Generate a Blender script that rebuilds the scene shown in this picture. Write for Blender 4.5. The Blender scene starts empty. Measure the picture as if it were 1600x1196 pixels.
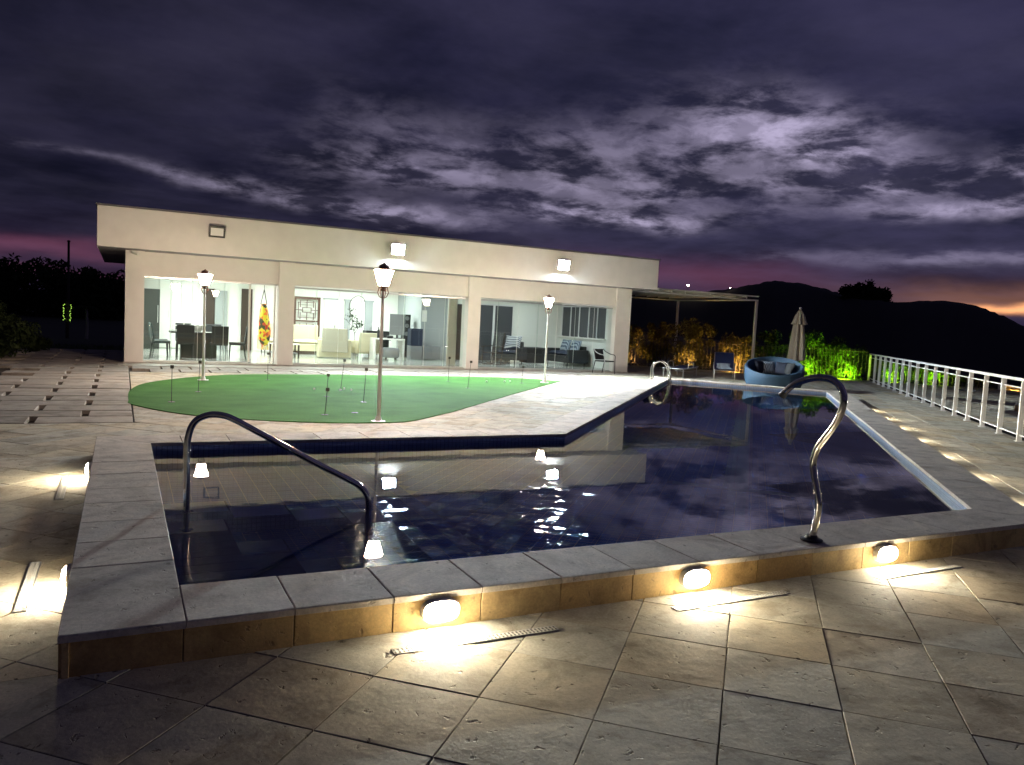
import bpy, bmesh, math, random
from mathutils import Vector, Matrix
R = math.radians
SC = bpy.context.scene
COL = SC.collection

# ------------------------------------------------------------------ camera
def make_camera():
    yaw, pitch, roll, F = R(26.644), R(4.420), R(2.919), 1219.5
    f = Vector((math.sin(yaw)*math.cos(pitch), math.cos(yaw)*math.cos(pitch), -math.sin(pitch)))
    r0 = Vector((math.cos(yaw), -math.sin(yaw), 0)); u0 = r0.cross(f)
    r = math.cos(roll)*r0 + math.sin(roll)*u0; u = -math.sin(roll)*r0 + math.cos(roll)*u0
    cd = bpy.data.cameras.new('camera'); co = bpy.data.objects.new('camera', cd); COL.objects.link(co)
    cd.sensor_fit = 'HORIZONTAL'; cd.sensor_width = 36; cd.lens = F/1600*36
    cd.clip_start = 0.05; cd.clip_end = 6000
    m = Matrix((r, u, -f)).transposed().to_4x4(); m.translation = Vector((0, 0, 1.6))
    co.matrix_world = m; SC.camera = co
make_camera()

# ------------------------------------------------------------------ dusk sky
def make_world():
    w = bpy.data.worlds.new('World'); SC.world = w; w.use_nodes = True
    nt = w.node_tree; nt.nodes.clear(); nd = nt.nodes; lk = nt.links
    def put(sock, v):
        if isinstance(v, (int, float)): sock.default_value = v
        elif isinstance(v, tuple): sock.default_value = v
        else: lk.new(v, sock)
    def m(op, a, b=0.0, c=None):
        n = nd.new('ShaderNodeMath'); n.operation = op; put(n.inputs[0], a); put(n.inputs[1], b)
        if c is not None: put(n.inputs[2], c)
        return n.outputs[0]
    def ss(x, lo, hi):
        n = nd.new('ShaderNodeMapRange'); n.interpolation_type = 'SMOOTHSTEP'
        put(n.inputs[0], x); n.inputs[1].default_value = lo; n.inputs[2].default_value = hi; return n.outputs[0]
    def comb(x, y, z=0.0):
        n = nd.new('ShaderNodeCombineXYZ'); put(n.inputs[0], x); put(n.inputs[1], y); put(n.inputs[2], z); return n.outputs[0]
    def noise(v, scale, detail=6.0, rough=0.55, dist=0.0):
        n = nd.new('ShaderNodeTexNoise'); lk.new(v, n.inputs['Vector'])
        n.inputs['Scale'].default_value = scale; n.inputs['Detail'].default_value = detail
        n.inputs['Roughness'].default_value = rough; n.inputs['Distortion'].default_value = dist; return n.outputs['Fac']
    def mix(f, a, b):
        n = nd.new('ShaderNodeMix'); n.data_type = 'RGBA'; put(n.inputs[0], f)
        put(n.inputs[6], a); put(n.inputs[7], b); return n.outputs[2]
    def addc(a, b):
        n = nd.new('ShaderNodeMix'); n.data_type = 'RGBA'; n.blend_type = 'ADD'; n.inputs[0].default_value = 1
        put(n.inputs[6], a); put(n.inputs[7], b); return n.outputs[2]
    def mulc(c, f):
        n = nd.new('ShaderNodeVectorMath'); n.operation = 'SCALE'; put(n.inputs[0], c[:3] if isinstance(c, tuple) else c); put(n.inputs['Scale'], f); return n.outputs[0]
    tc = nd.new('ShaderNodeTexCoord'); sp = nd.new('ShaderNodeSeparateXYZ'); lk.new(tc.outputs['Generated'], sp.inputs[0])
    X, Y, Z = sp.outputs
    az = m('MULTIPLY', m('ARCTAN2', X, Y), 57.2958)
    el = m('MULTIPLY', m('ARCSINE', Z), 57.2958)
    # a flat cloud deck seen in perspective
    zz = m('ADD', m('MAXIMUM', Z, 0.0), 0.10)
    deck = comb(m('DIVIDE', X, zz), m('DIVIDE', Y, zz))
    n_big = noise(deck, 0.55, 6, 0.58, 0.2)
    n_mid = noise(deck, 1.9, 10, 0.64, 0.25)
    n_str = noise(comb(m('MULTIPLY', az, 0.10), m('ADD', m('MULTIPLY', el, 0.30), m('MULTIPLY', az, 0.012))), 1.7, 10, 0.62, 0.25)
    wv = comb(m('MULTIPLY', az, 0.09), m('MULTIPLY', el, 0.22))
    wn = nd.new('ShaderNodeTexNoise'); lk.new(wv, wn.inputs['Vector']); wn.inputs['Scale'].default_value = 1.3; wn.inputs['Detail'].default_value = 8
    ws = nd.new('ShaderNodeSeparateColor'); lk.new(wn.outputs['Color'], ws.inputs[0])
    azw = m('ADD', az, m('MULTIPLY', m('SUBTRACT', ws.outputs[0], 0.5), 9.0))
    elw = m('ADD', el, m('MULTIPLY', m('SUBTRACT', ws.outputs[1], 0.5), 3.0))
    def blob(a, e, ra, re, amp, sl=0.0):
        da = m('DIVIDE', m('SUBTRACT', azw, a), ra)
        de = m('DIVIDE', m('SUBTRACT', m('SUBTRACT', elw, e), m('MULTIPLY', m('SUBTRACT', azw, a), sl)), re)
        return m('MULTIPLY', m('EXPONENT', m('MULTIPLY', m('ADD', m('MULTIPLY', da, da), m('MULTIPLY', de, de)), -1.0)), amp)
    # breaks in the cloud cover: azimuth, elevation, half widths (degrees), brightness, tilt
    gaps = [(44.8, 13.4, 6.5, 2.1, .40, -.12), (49.5, 11.2, 5.0, 1.1, .30, -.16), (34.9, 12.0, 8.0, 2.0, .17, 0),
            (31.0, 9.6, 10.0, 1.3, .19, -.03), (20.5, 12.2, 7.0, 2.0, .11, -.12), (17.5, 10.2, 6.0, 1.1, .15, -.06),
            (16.2, 7.5, 7.5, .7, .34, -.10), (32.5, 7.9, 6.0, .6, .42, .02), (46.0, 9.9, 7.0, .7, .17, 0),
            (55.5, 8.7, 6.5, .45, .30, 0), (4.3, 8.5, 4.0, .45, .13, -.12), (-1.5, 9.0, 5.0, .35, .06, -.1),
            (59.5, 10.8, 3.0, 1.4, .28, 0), (54.0, 5.5, 9.0, .45, .20, 0), (67.0, 9.0, 7.0, 1.0, .2, 0),
            (76.0, 12.0, 8.0, 1.8, .18, 0)]
    tot = None
    for g in gaps:
        b = blob(*g); tot = b if tot is None else m('ADD', tot, b)
    tear = m('ADD', 0.09, m('MULTIPLY', ss(m('ADD', m('MULTIPLY', n_mid, 0.45), m('MULTIPLY', n_str, 0.55)), 0.43, 0.555), 1.05))
    bright = m('MULTIPLY', m('MULTIPLY', tot, tear), 0.98)
    mass = m('SUBTRACT', 1.0, m('MINIMUM', m('ADD', blob(57.0, 14.0, 6.0, 2.4, .95, -.05), blob(22, 5.8, 40, .9, .6, 0)), 1.0))
    bright = m('MULTIPLY', bright, mass)
    fine = noise(comb(m('MULTIPLY', az, 0.22), m('MULTIPLY', el, 0.45)), 1.5, 9, 0.62, 0.3)
    bright = m('MULTIPLY', bright, m('ADD', 0.66, m('MULTIPLY', ss(fine, 0.40, 0.60), 0.48)))
    lift = m('MULTIPLY', ss(n_big, 0.38, 0.68), 0.020)
    bright = m('ADD', bright, m('MULTIPLY', lift, m('ADD', 0.3, n_str)))
    base = mix(ss(m('ADD', m('MULTIPLY', n_big, .6), m('MULTIPLY', n_mid, .4)), .36, .64), (.0058, .0064, .0195, 1), (.0195, .0180, .048, 1))
    # towards the set sun (to the right) the cloud is a little lighter
    base = mulc(base, m('ADD', 0.55, m('MULTIPLY', ss(az, -15, 55), 0.75)))
    col = addc(base, mulc((.75, .66, .93), bright))
    # low band of purple and the last red light at the horizon
    low = m('SUBTRACT', 1.0, ss(el, 1.5, 7.0))
    col = mix(m('MULTIPLY', low, 0.45), col, (.028, .018, .045, 1))
    pink = m('ADD', m('ADD', blob(39, 3.9, 9, 1.2, .07), blob(-5.5, 3.0, 7, .55, .085)), blob(-5.5, 1.6, 9, .35, .08))
    col = addc(col, mulc((1.0, .27, .46), pink))
    oran = m('ADD', blob(60.5, 2.55, 6.0, .33, 1.1), blob(58.0, 3.4, 7.0, .7, .13))
    col = addc(col, mulc((1.0, .42, .14), oran))
    sky = nd.new('ShaderNodeTexSky'); sky.sky_type = 'NISHITA'; sky.sun_disc = False
    sky.sun_elevation = R(-3); sky.sun_rotation = R(62)
    col = addc(col, mulc(sky.outputs[0], 0.01))
    bg = nd.new('ShaderNodeBackground'); lk.new(col, bg.inputs[0]); bg.inputs[1].default_value = 1.0
    out = nd.new('ShaderNodeOutputWorld'); lk.new(bg.outputs[0], out.inputs[0])
make_world()
SC.view_settings.view_transform = 'Standard'; SC.view_settings.look = 'None'
SC.view_settings.exposure = 0.2; SC.view_settings.gamma = 1.0
SC.render.engine = 'CYCLES'
cy = SC.cycles
cy.use_denoising = True; cy.max_bounces = 8; cy.diffuse_bounces = 4; cy.glossy_bounces = 4
cy.transparent_max_bounces = 24; cy.caustics_reflective = False; cy.caustics_refractive = True
cy.sample_clamp_indirect = 300.0; cy.blur_glossy = 0.2
cy.use_adaptive_sampling = True; cy.adaptive_threshold = 0.015

# ------------------------------------------------------------------ lamp powers
FLOOD = 1150.0; LANTERN = 480.0; WALL_LAMP = 33.0; ROOM = 90.0

# ------------------------------------------------------------------ materials
MAT = {}
def new_mat(name):
    mt = bpy.data.materials.new(name); mt.use_nodes = True; MAT[name] = mt
    return mt, mt.node_tree, mt.node_tree.nodes['Principled BSDF']
def plain(name, col, rough=.5, metal=0.0, spec=.5, bump=0.0, bscale=60, vary=0.0):
    mt, nt, p = new_mat(name)
    p.inputs['Base Color'].default_value = (*col, 1); p.inputs['Roughness'].default_value = rough
    p.inputs['Metallic'].default_value = metal; p.inputs['Specular IOR Level'].default_value = spec
    if bump or vary:
        tc = nt.nodes.new('ShaderNodeTexCoord'); no = nt.nodes.new('ShaderNodeTexNoise')
        nt.links.new(tc.outputs['Object'], no.inputs['Vector']); no.inputs['Scale'].default_value = bscale; no.inputs['Detail'].default_value = 5
        if bump:
            b = nt.nodes.new('ShaderNodeBump'); b.inputs['Strength'].default_value = bump; b.inputs['Distance'].default_value = .01
            nt.links.new(no.outputs['Fac'], b.inputs['Height']); nt.links.new(b.outputs[0], p.inputs['Normal'])
        if vary:
            n2 = nt.nodes.new('ShaderNodeTexNoise'); nt.links.new(tc.outputs['Object'], n2.inputs['Vector']); n2.inputs['Scale'].default_value = bscale*.08; n2.inputs['Detail'].default_value = 6
            r = nt.nodes.new('ShaderNodeValToRGB'); r.color_ramp.elements[0].position = .3; r.color_ramp.elements[1].position = .7
            r.color_ramp.elements[0].color = (*[c*(1-vary) for c in col], 1); r.color_ramp.elements[1].color = (*[min(1, c*(1+vary*.6)) for c in col], 1)
            nt.links.new(n2.outputs['Fac'], r.inputs[0]); nt.links.new(r.outputs[0], p.inputs['Base Color'])
    return mt
def glow(name, col, strength):
    mt, nt, p = new_mat(name)
    nt.nodes.remove(p); e = nt.nodes.new('ShaderNodeEmission'); e.inputs[0].default_value = (*col, 1); e.inputs[1].default_value = strength
    nt.links.new(e.outputs[0], nt.nodes['Material Output'].inputs[0]); return mt
def stone(name, cols, rough=.6, stain=.5, pit=.5, scale=1.0, bump=.35, stain_col=(.10, .075, .045), sscale=1.5):
    """cut sandstone: tone differs from slab to slab, brown stains, pits"""
    mt, nt, p = new_mat(name); nd = nt.nodes; lk = nt.links
    geo = nd.new('ShaderNodeNewGeometry'); oi = nd.new('ShaderNodeObjectInfo')
    rnd = nd.new('ShaderNodeMath'); rnd.operation = 'ADD'; lk.new(geo.outputs['Random Per Island'], rnd.inputs[0]); lk.new(oi.outputs['Random'], rnd.inputs[1])
    fr = nd.new('ShaderNodeMath'); fr.operation = 'FRACT'; lk.new(rnd.outputs[0], fr.inputs[0])
    off = nd.new('ShaderNodeVectorMath'); off.operation = 'SCALE'; off.inputs[0].default_value = (37, 53, 71); lk.new(fr.outputs[0], off.inputs['Scale'])
    pos = nd.new('ShaderNodeVectorMath'); lk.new(geo.outputs['Position'], pos.inputs[0]); lk.new(off.outputs[0], pos.inputs[1])
    def noise(s, d=6, r=.6, dist=0):
        n = nd.new('ShaderNodeTexNoise'); lk.new(pos.outputs[0], n.inputs['Vector']); n.inputs['Scale'].default_value = s*scale
        n.inputs['Detail'].default_value = d; n.inputs['Roughness'].default_value = r; n.inputs['Distortion'].default_value = dist; return n.outputs['Fac']
    def ramp(f, stops):
        r = nd.new('ShaderNodeValToRGB'); cr = r.color_ramp
        while len(cr.elements) < len(stops): cr.elements.new(.5)
        for e, (q, c) in zip(cr.elements, stops): e.position = q; e.color = (*c, 1) if len(c) == 3 else c
        lk.new(f, r.inputs[0]); return r.outputs[0]
    def mixc(f, a, b, mode='MIX'):
        n = nd.new('ShaderNodeMix'); n.data_type = 'RGBA'; n.blend_type = mode
        for s, v in ((0, f), (6, a), (7, b)):
            if isinstance(v, (int, float)): n.inputs[s].default_value = v
            elif isinstance(v, tuple): n.inputs[s].default_value = (*v, 1)
            else: lk.new(v, n.inputs[s])
        return n.outputs[2]
    k = len(cols)
    slab = ramp(fr.outputs[0], [(i/(k-1), c) for i, c in enumerate(cols)])
    cloud = ramp(noise(2.6, 7, .62, .4), [(.30, (.58, .56, .53)), (.50, (1, 1, 1)), (.72, (1.22, 1.19, 1.12))])
    c = mixc(1.0, slab, cloud, 'MULTIPLY')
    grain = ramp(noise(70, 3, .6), [(.3, (.84, .84, .84)), (.7, (1.12, 1.12, 1.12))])
    c = mixc(1.0, c, grain, 'MULTIPLY')
    st = ramp(noise(sscale, 8, .70, 1.0), [(.51, (0, 0, 0)), (.72, (1, 1, 1))])
    sm = nd.new('ShaderNodeMath'); sm.operation = 'MULTIPLY'; lk.new(st, sm.inputs[0]); sm.inputs[1].default_value = stain
    c = mixc(sm.outputs[0], c, stain_col)
    pt = ramp(noise(17, 4, .55, .5), [(.645, (0, 0, 0)), (.73, (1, 1, 1))])
    pm = nd.new('ShaderNodeMath'); pm.operation = 'MULTIPLY'; lk.new(pt, pm.inputs[0]); pm.inputs[1].default_value = pit
    c = mixc(pm.outputs[0], c, (.09, .075, .055))
    lk.new(c, p.inputs['Base Color']); p.inputs['Roughness'].default_value = rough; p.inputs['Specular IOR Level'].default_value = .22
    h1 = nd.new('ShaderNodeMath'); h1.operation = 'MULTIPLY_ADD'; lk.new(pt, h1.inputs[0]); h1.inputs[1].default_value = -.9; lk.new(noise(9, 8, .65), h1.inputs[2])
    b = nd.new('ShaderNodeBump'); b.inputs['Strength'].default_value = bump; b.inputs['Distance'].default_value = .012
    lk.new(h1.outputs[0], b.inputs['Height']); lk.new(b.outputs[0], p.inputs['Normal'])
    return mt
def glass(name, tint, ior=1.5, rough=0.0, bump=None, bend=0.0):
    """thin pane or water skin: Fresnel mix of mirror and clear"""
    mt, nt, p = new_mat(name); nt.nodes.remove(p); nd = nt.nodes; lk = nt.links
    t = nd.new('ShaderNodeBsdfTransparent'); t.inputs[0].default_value = (*tint, 1)
    g = nd.new('ShaderNodeBsdfGlossy'); g.inputs['Roughness'].default_value = rough
    f = nd.new('ShaderNodeFresnel'); f.inputs[0].default_value = ior
    thru = t.outputs[0]
    if bend:
        rf = nd.new('ShaderNodeBsdfRefraction'); rf.inputs[0].default_value = (*tint, 1); rf.inputs['IOR'].default_value = ior; rf.inputs['Roughness'].default_value = 0
        m2 = nd.new('ShaderNodeMixShader'); m2.inputs[0].default_value = bend; lk.new(thru, m2.inputs[1]); lk.new(rf.outputs[0], m2.inputs[2]); thru = m2.outputs[0]
    mx = nd.new('ShaderNodeMixShader'); lk.new(f.outputs[0], mx.inputs[0]); lk.new(thru, mx.inputs[1]); lk.new(g.outputs[0], mx.inputs[2])
    if bump:
        geo = nd.new('ShaderNodeNewGeometry'); hs = None
        for s, w in bump[0]:
            n = nd.new('ShaderNodeTexNoise'); lk.new(geo.outputs['Position'], n.inputs['Vector']); n.inputs['Scale'].default_value = s; n.inputs['Detail'].default_value = 3
            q = nd.new('ShaderNodeMath'); q.operation = 'MULTIPLY_ADD'; lk.new(n.outputs['Fac'], q.inputs[0]); q.inputs[1].default_value = w
            if hs is None: q.inputs[2].default_value = 0
            else: lk.new(hs, q.inputs[2])
            hs = q.outputs[0]
        b = nd.new('ShaderNodeBump'); b.inputs['Strength'].default_value = bump[1]; b.inputs['Distance'].default_value = bump[2]
        lk.new(hs, b.inputs['Height']); lk.new(b.outputs[0], g.inputs['Normal']); lk.new(b.outputs[0], f.inputs['Normal'])
        if bend: lk.new(b.outputs[0], rf.inputs['Normal'])
    lk.new(mx.outputs[0], nd['Material Output'].inputs[0]); return mt
def two_tone(name, c1, c2, kind, scale, rough=.7):
    """woven or printed cloth: stripes / chevrons / patches"""
    mt, nt, p = new_mat(name); nd = nt.nodes; lk = nt.links
    tc = nd.new('ShaderNodeTexCoord')
    if kind == 'patch':
        t = nd.new('ShaderNodeTexVoronoi'); lk.new(tc.outputs['Object'], t.inputs['Vector']); t.inputs['Scale'].default_value = scale; src = t.outputs['Color']
        s = nd.new('ShaderNodeSeparateColor'); lk.new(src, s.inputs[0]); src = s.outputs[0]
    else:
        t = nd.new('ShaderNodeTexWave'); lk.new(tc.outputs['Object'], t.inputs['Vector']); t.inputs['Scale'].default_value = scale
        t.bands_direction = 'DIAGONAL' if kind == 'diag' else 'X'; t.inputs['Distortion'].default_value = 3.0 if kind == 'wavy' else 0.3; src = t.outputs['Fac']
    r = nd.new('ShaderNodeValToRGB'); r.color_ramp.interpolation = 'CONSTANT'
    stops = [(0, c1), (.5, c2)] if isinstance(c1[0], float) else [(i/len(c1), q) for i, q in enumerate(c1)]
    while len(r.color_ramp.elements) < len(stops): r.color_ramp.elements.new(.5)
    for e, (q, c) in zip(r.color_ramp.elements, stops): e.position = q; e.color = (*c, 1)
    lk.new(src, r.inputs[0]); lk.new(r.outputs[0], p.inputs['Base Color']); p.inputs['Roughness'].default_value = rough
    return mt
def leaf_mat(name, c1, c2):
    mt, nt, p = new_mat(name); nd = nt.nodes; lk = nt.links
    geo = nd.new('ShaderNodeNewGeometry'); r = nd.new('ShaderNodeValToRGB')
    r.color_ramp.elements[0].color = (*c1, 1); r.color_ramp.elements[1].color = (*c2, 1)
    lk.new(geo.outputs['Random Per Island'], r.inputs[0]); lk.new(r.outputs[0], p.inputs['Base Color']); p.inputs['Roughness'].default_value = .7; p.inputs['Specular IOR Level'].default_value = .2
    tr = nd.new('ShaderNodeBsdfTranslucent'); lk.new(r.outputs[0], tr.inputs[0])
    mx = nd.new('ShaderNodeMixShader'); mx.inputs[0].default_value = .3
    lk.new(p.outputs[0], mx.inputs[1]); lk.new(tr.outputs[0], mx.inputs[2]); lk.new(mx.outputs[0], nd['Material Output'].inputs[0]); return mt

stone('deck_stone', [(.50, .47, .38), (.45, .43, .36), (.53, .49, .40), (.44, .37, .27), (.49, .47, .40), (.51, .44, .31), (.46, .45, .39), (.46, .41, .31)], rough=.82, stain=.7, pit=.95, bump=.45, sscale=3.2, stain_col=(.15, .12, .075))
stone('paver_stone', [(.33, .29, .25), (.37, .33, .29), (.30, .27, .24), (.39, .35, .30)], rough=.7, stain=.35, pit=.3, bump=.4)
stone('coping_stone', [(.60, .54, .47), (.63, .57, .50), (.55, .50, .44), (.61, .55, .48)], rough=.75, stain=.5, pit=.5, bump=.4, sscale=2.6)
stone('facing_stone', [(.60, .42, .19), (.52, .33, .13), (.62, .46, .22), (.46, .28, .10), (.58, .43, .22)], rough=.7, stain=.7, pit=.5, bump=.3, stain_col=(.16, .09, .03), sscale=3.5)
stone('slab_stone', [(.42, .40, .37), (.45, .42, .38), (.40, .38, .35)], rough=.5, stain=.2, pit=.1, bump=.2)
plain('joint_dark', (.11, .095, .07), .9, bump=.5, bscale=30)
plain('litter', (.07, .05, .03), .9)
plain('soil', (.045, .032, .022), .95, bump=.6, bscale=20)
plain('earth', (.020, .026, .012), .95, bump=.8, bscale=3, vary=.4)
plain('hill_earth', (.012, .013, .012), 1.0)
plain('house_paint', (.84, .81, .77), .75, bump=.08, bscale=40, vary=.04)
plain('house_paint_dark', (.22, .19, .16), .8, bump=.1, bscale=30)
plain('soffit_grey', (.30, .28, .30), .8)  # underside of the roof overhang: one even grey, darker than the walls
plain('white_paint', (.78, .78, .74), .55)
plain('room_white', (.80, .82, .78), .6)
plain('room_grey', (.36, .39, .40), .6)
plain('room_floor', (.55, .56, .52), .12)
plain('flashing', (.16, .15, .17), .5, .3)
plain('white_metal', (.72, .73, .74), .35, 0.0)
plain('grate_metal', (.62, .60, .55), .55, .4)
plain('alu', (.62, .62, .62), .35, .9)
plain('steel', (.60, .58, .55), .16, 1.0)
plain('pole_white', (.82, .82, .81), .4)
plain('black_metal', (.02, .02, .022), .45)
plain('lantern_metal', (.20, .09, .065), .5)
plain('dark_wood', (.045, .028, .020), .5)
plain('lattice_wood', (.09, .040, .025), .5)
plain('fridge', (.03, .034, .03), .6)
plain('wicker_black', (.022, .024, .026), .6, bump=.8, bscale=90)
plain('chair_teal', (.020, .038, .038), .6, bump=.3, bscale=80)
plain('chair_dark', (.018, .020, .021), .6)
plain('table_dark', (.025, .024, .022), .4)
plain('cream_fabric', (.62, .58, .42), .8, bump=.2, bscale=60)
plain('grey_fabric', (.38, .36, .29), .85, bump=.2, bscale=60)
plain('sofa_blue', (.020, .028, .055), .8)
plain('wicker_blue', (.035, .085, .15), .65, bump=1.0, bscale=70)
plain('sling_blue', (.012, .022, .085), .7, bump=.3, bscale=120)
plain('towel', (.36, .42, .48), .9)
plain('parasol_cloth', (.50, .44, .34), .85, bump=.3, bscale=30)
plain('tile_pale', (.42, .50, .62), .25)
plain('step_tile', (.012, .030, .13), .12)
plain('band_tile', (.60, .93, .97), .2)
plain('tread_tile', (.85, .88, .90), .3)
plain('grout', (.50, .55, .66), .7)
plain('porcelain', (.8, .8, .78), .25)
plain('ball_white', (.8, .8, .8), .4)
plain('flag_dark', (.06, .06, .05), .7)
plain('grey_box', (.20, .21, .22), .5)
plain('trunk_pale', (.35, .32, .28), .8)
plain('bark', (.05, .04, .03), .9)
plain('blind', (.06, .065, .075), .35)
plain('lamp_body', (.6, .58, .54), .5)
plain('cushion_dark', (.015, .02, .04), .85)
plain('terracotta', (.30, .30, .28), .7)
two_tone('stripe_cloth', (.55, .58, .60), (.03, .04, .07), 'diag', 6.0)
two_tone('pattern_cloth', (.30, .36, .42), (.06, .09, .14), 'wavy', 7.0)
two_tone('hammock_cloth', [(.75, .62, .03), (.80, .22, .02), (.70, .66, .05), (.55, .08, .02), (.05, .06, .02)], None, 'patch', 9.0)
leaf_mat('leaf_green', (.035, .07, .015), (.085, .15, .03))
leaf_mat('leaf_warm', (.05, .06, .018), (.13, .12, .04))
leaf_mat('leaf_dark', (.02, .032, .012), (.05, .07, .022))
leaf_mat('leaf_indoor', (.03, .045, .03), (.06, .08, .05))
glass('pane_glass', (.90, .96, .93), 1.5)
glass('rail_glass', (.88, .92, .90), 1.5)
glass('dark_pane', (.10, .11, .14), 1.5)
glass('water', (.84, .92, 1.0), 1.333, 0.0, (((1.6, 1.0), (6.0, .2)), .14, .006), .66)

def grass_mat():
    mt, nt, p = new_mat('turf'); nd = nt.nodes; lk = nt.links
    geo = nd.new('ShaderNodeNewGeometry')
    n1 = nd.new('ShaderNodeTexNoise'); lk.new(geo.outputs['Position'], n1.inputs['Vector']); n1.inputs['Scale'].default_value = 1.6; n1.inputs['Detail'].default_value = 6
    n2 = nd.new('ShaderNodeTexNoise'); lk.new(geo.outputs['Position'], n2.inputs['Vector']); n2.inputs['Scale'].default_value = 60; n2.inputs['Detail'].default_value = 4
    a = nd.new('ShaderNodeMath'); a.operation = 'MULTIPLY_ADD'; lk.new(n2.outputs['Fac'], a.inputs[0]); a.inputs[1].default_value = .7
    q = nd.new('ShaderNodeMath'); q.operation = 'MULTIPLY'; lk.new(n1.outputs['Fac'], q.inputs[0]); q.inputs[1].default_value = .85; lk.new(q.outputs[0], a.inputs[2])
    r = nd.new('ShaderNodeValToRGB'); r.color_ramp.elements[0].position = .55; r.color_ramp.elements[1].position = .98
    r.color_ramp.elements[0].color = (.034, .118, .020, 1); r.color_ramp.elements[1].color = (.064, .195, .038, 1)
    lk.new(a.outputs[0], r.inputs[0]); lk.new(r.outputs[0], p.inputs['Base Color']); p.inputs['Roughness'].default_value = .9; p.inputs['Specular IOR Level'].default_value = .1
    b = nd.new('ShaderNodeBump'); b.inputs['Strength'].default_value = .8; b.inputs['Distance'].default_value = .012; lk.new(n2.outputs['Fac'], b.inputs['Height']); lk.new(b.outputs[0], p.inputs['Normal'])
grass_mat()
def pool_tile_mats():
    for name, c1, c2, ro in (('pool_tile', (.06, .18, .70), (.12, .29, .90), .035),):
        mt, nt, p = new_mat(name); nd = nt.nodes; lk = nt.links
        geo = nd.new('ShaderNodeNewGeometry'); oi = nd.new('ShaderNodeObjectInfo')
        s = nd.new('ShaderNodeMath'); lk.new(geo.outputs['Random Per Island'], s.inputs[0]); lk.new(oi.outputs['Random'], s.inputs[1])
        f = nd.new('ShaderNodeMath'); f.operation = 'FRACT'; lk.new(s.outputs[0], f.inputs[0])
        r = nd.new('ShaderNodeValToRGB'); r.color_ramp.elements[0].color = (*c1, 1); r.color_ramp.elements[1].color = (*c2, 1)
        lk.new(f.outputs[0], r.inputs[0]); lk.new(r.outputs[0], p.inputs['Base Color']); p.inputs['Roughness'].default_value = ro; p.inputs['IOR'].default_value = 2.8
    # mosaic of the pool walls: pale blue chips with thin joints
    mt, nt, p = new_mat('wall_mosaic'); nd = nt.nodes; lk = nt.links
    uv = nd.new('ShaderNodeUVMap'); br = nd.new('ShaderNodeTexBrick'); lk.new(uv.outputs[0], br.inputs['Vector'])
    br.offset = 0; br.inputs['Scale'].default_value = 1; br.inputs['Brick Width'].default_value = .05; br.inputs['Row Height'].default_value = .05; br.inputs['Mortar Size'].default_value = .0035
    br.inputs['Color1'].default_value = (.30, .40, .58, 1); br.inputs['Color2'].default_value = (.38, .48, .66, 1); br.inputs['Mortar'].default_value = (.20, .25, .34, 1)
    lk.new(br.outputs['Color'], p.inputs['Base Color']); p.inputs['Roughness'].default_value = .25
pool_tile_mats()
glow('flood_glow', (.80, .93, 1.0), FLOOD/(math.pi*.36*.28))
glow('lantern_glow', (1.0, .75, .55), LANTERN/(math.pi*.26))
glow('lamp_glow', (1.0, .88, .66), WALL_LAMP/(math.pi*.030))
glow('room_glow', (.94, 1.0, .94), ROOM/(math.pi*.36))
glow('room_glow_dim', (.86, .95, 1.0), ROOM*.42/(math.pi*.36))
glow('green_glow', (.50, 1.0, .02), 5200.0)
glow('amber_glow', (1.0, .50, .10), 7500.0)
glow('amber_glow_dim', (1.0, .50, .12), 3800.0)
glow('far_bulb', (1.0, .85, .65), 60.0)
glow('bulb_lime', (.55, 1.0, .12), 1.0)
glow('spot_small', (.9, 1, 1), 8.0)
glow('screen_white', (.9, .97, 1), 1.0)

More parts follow.
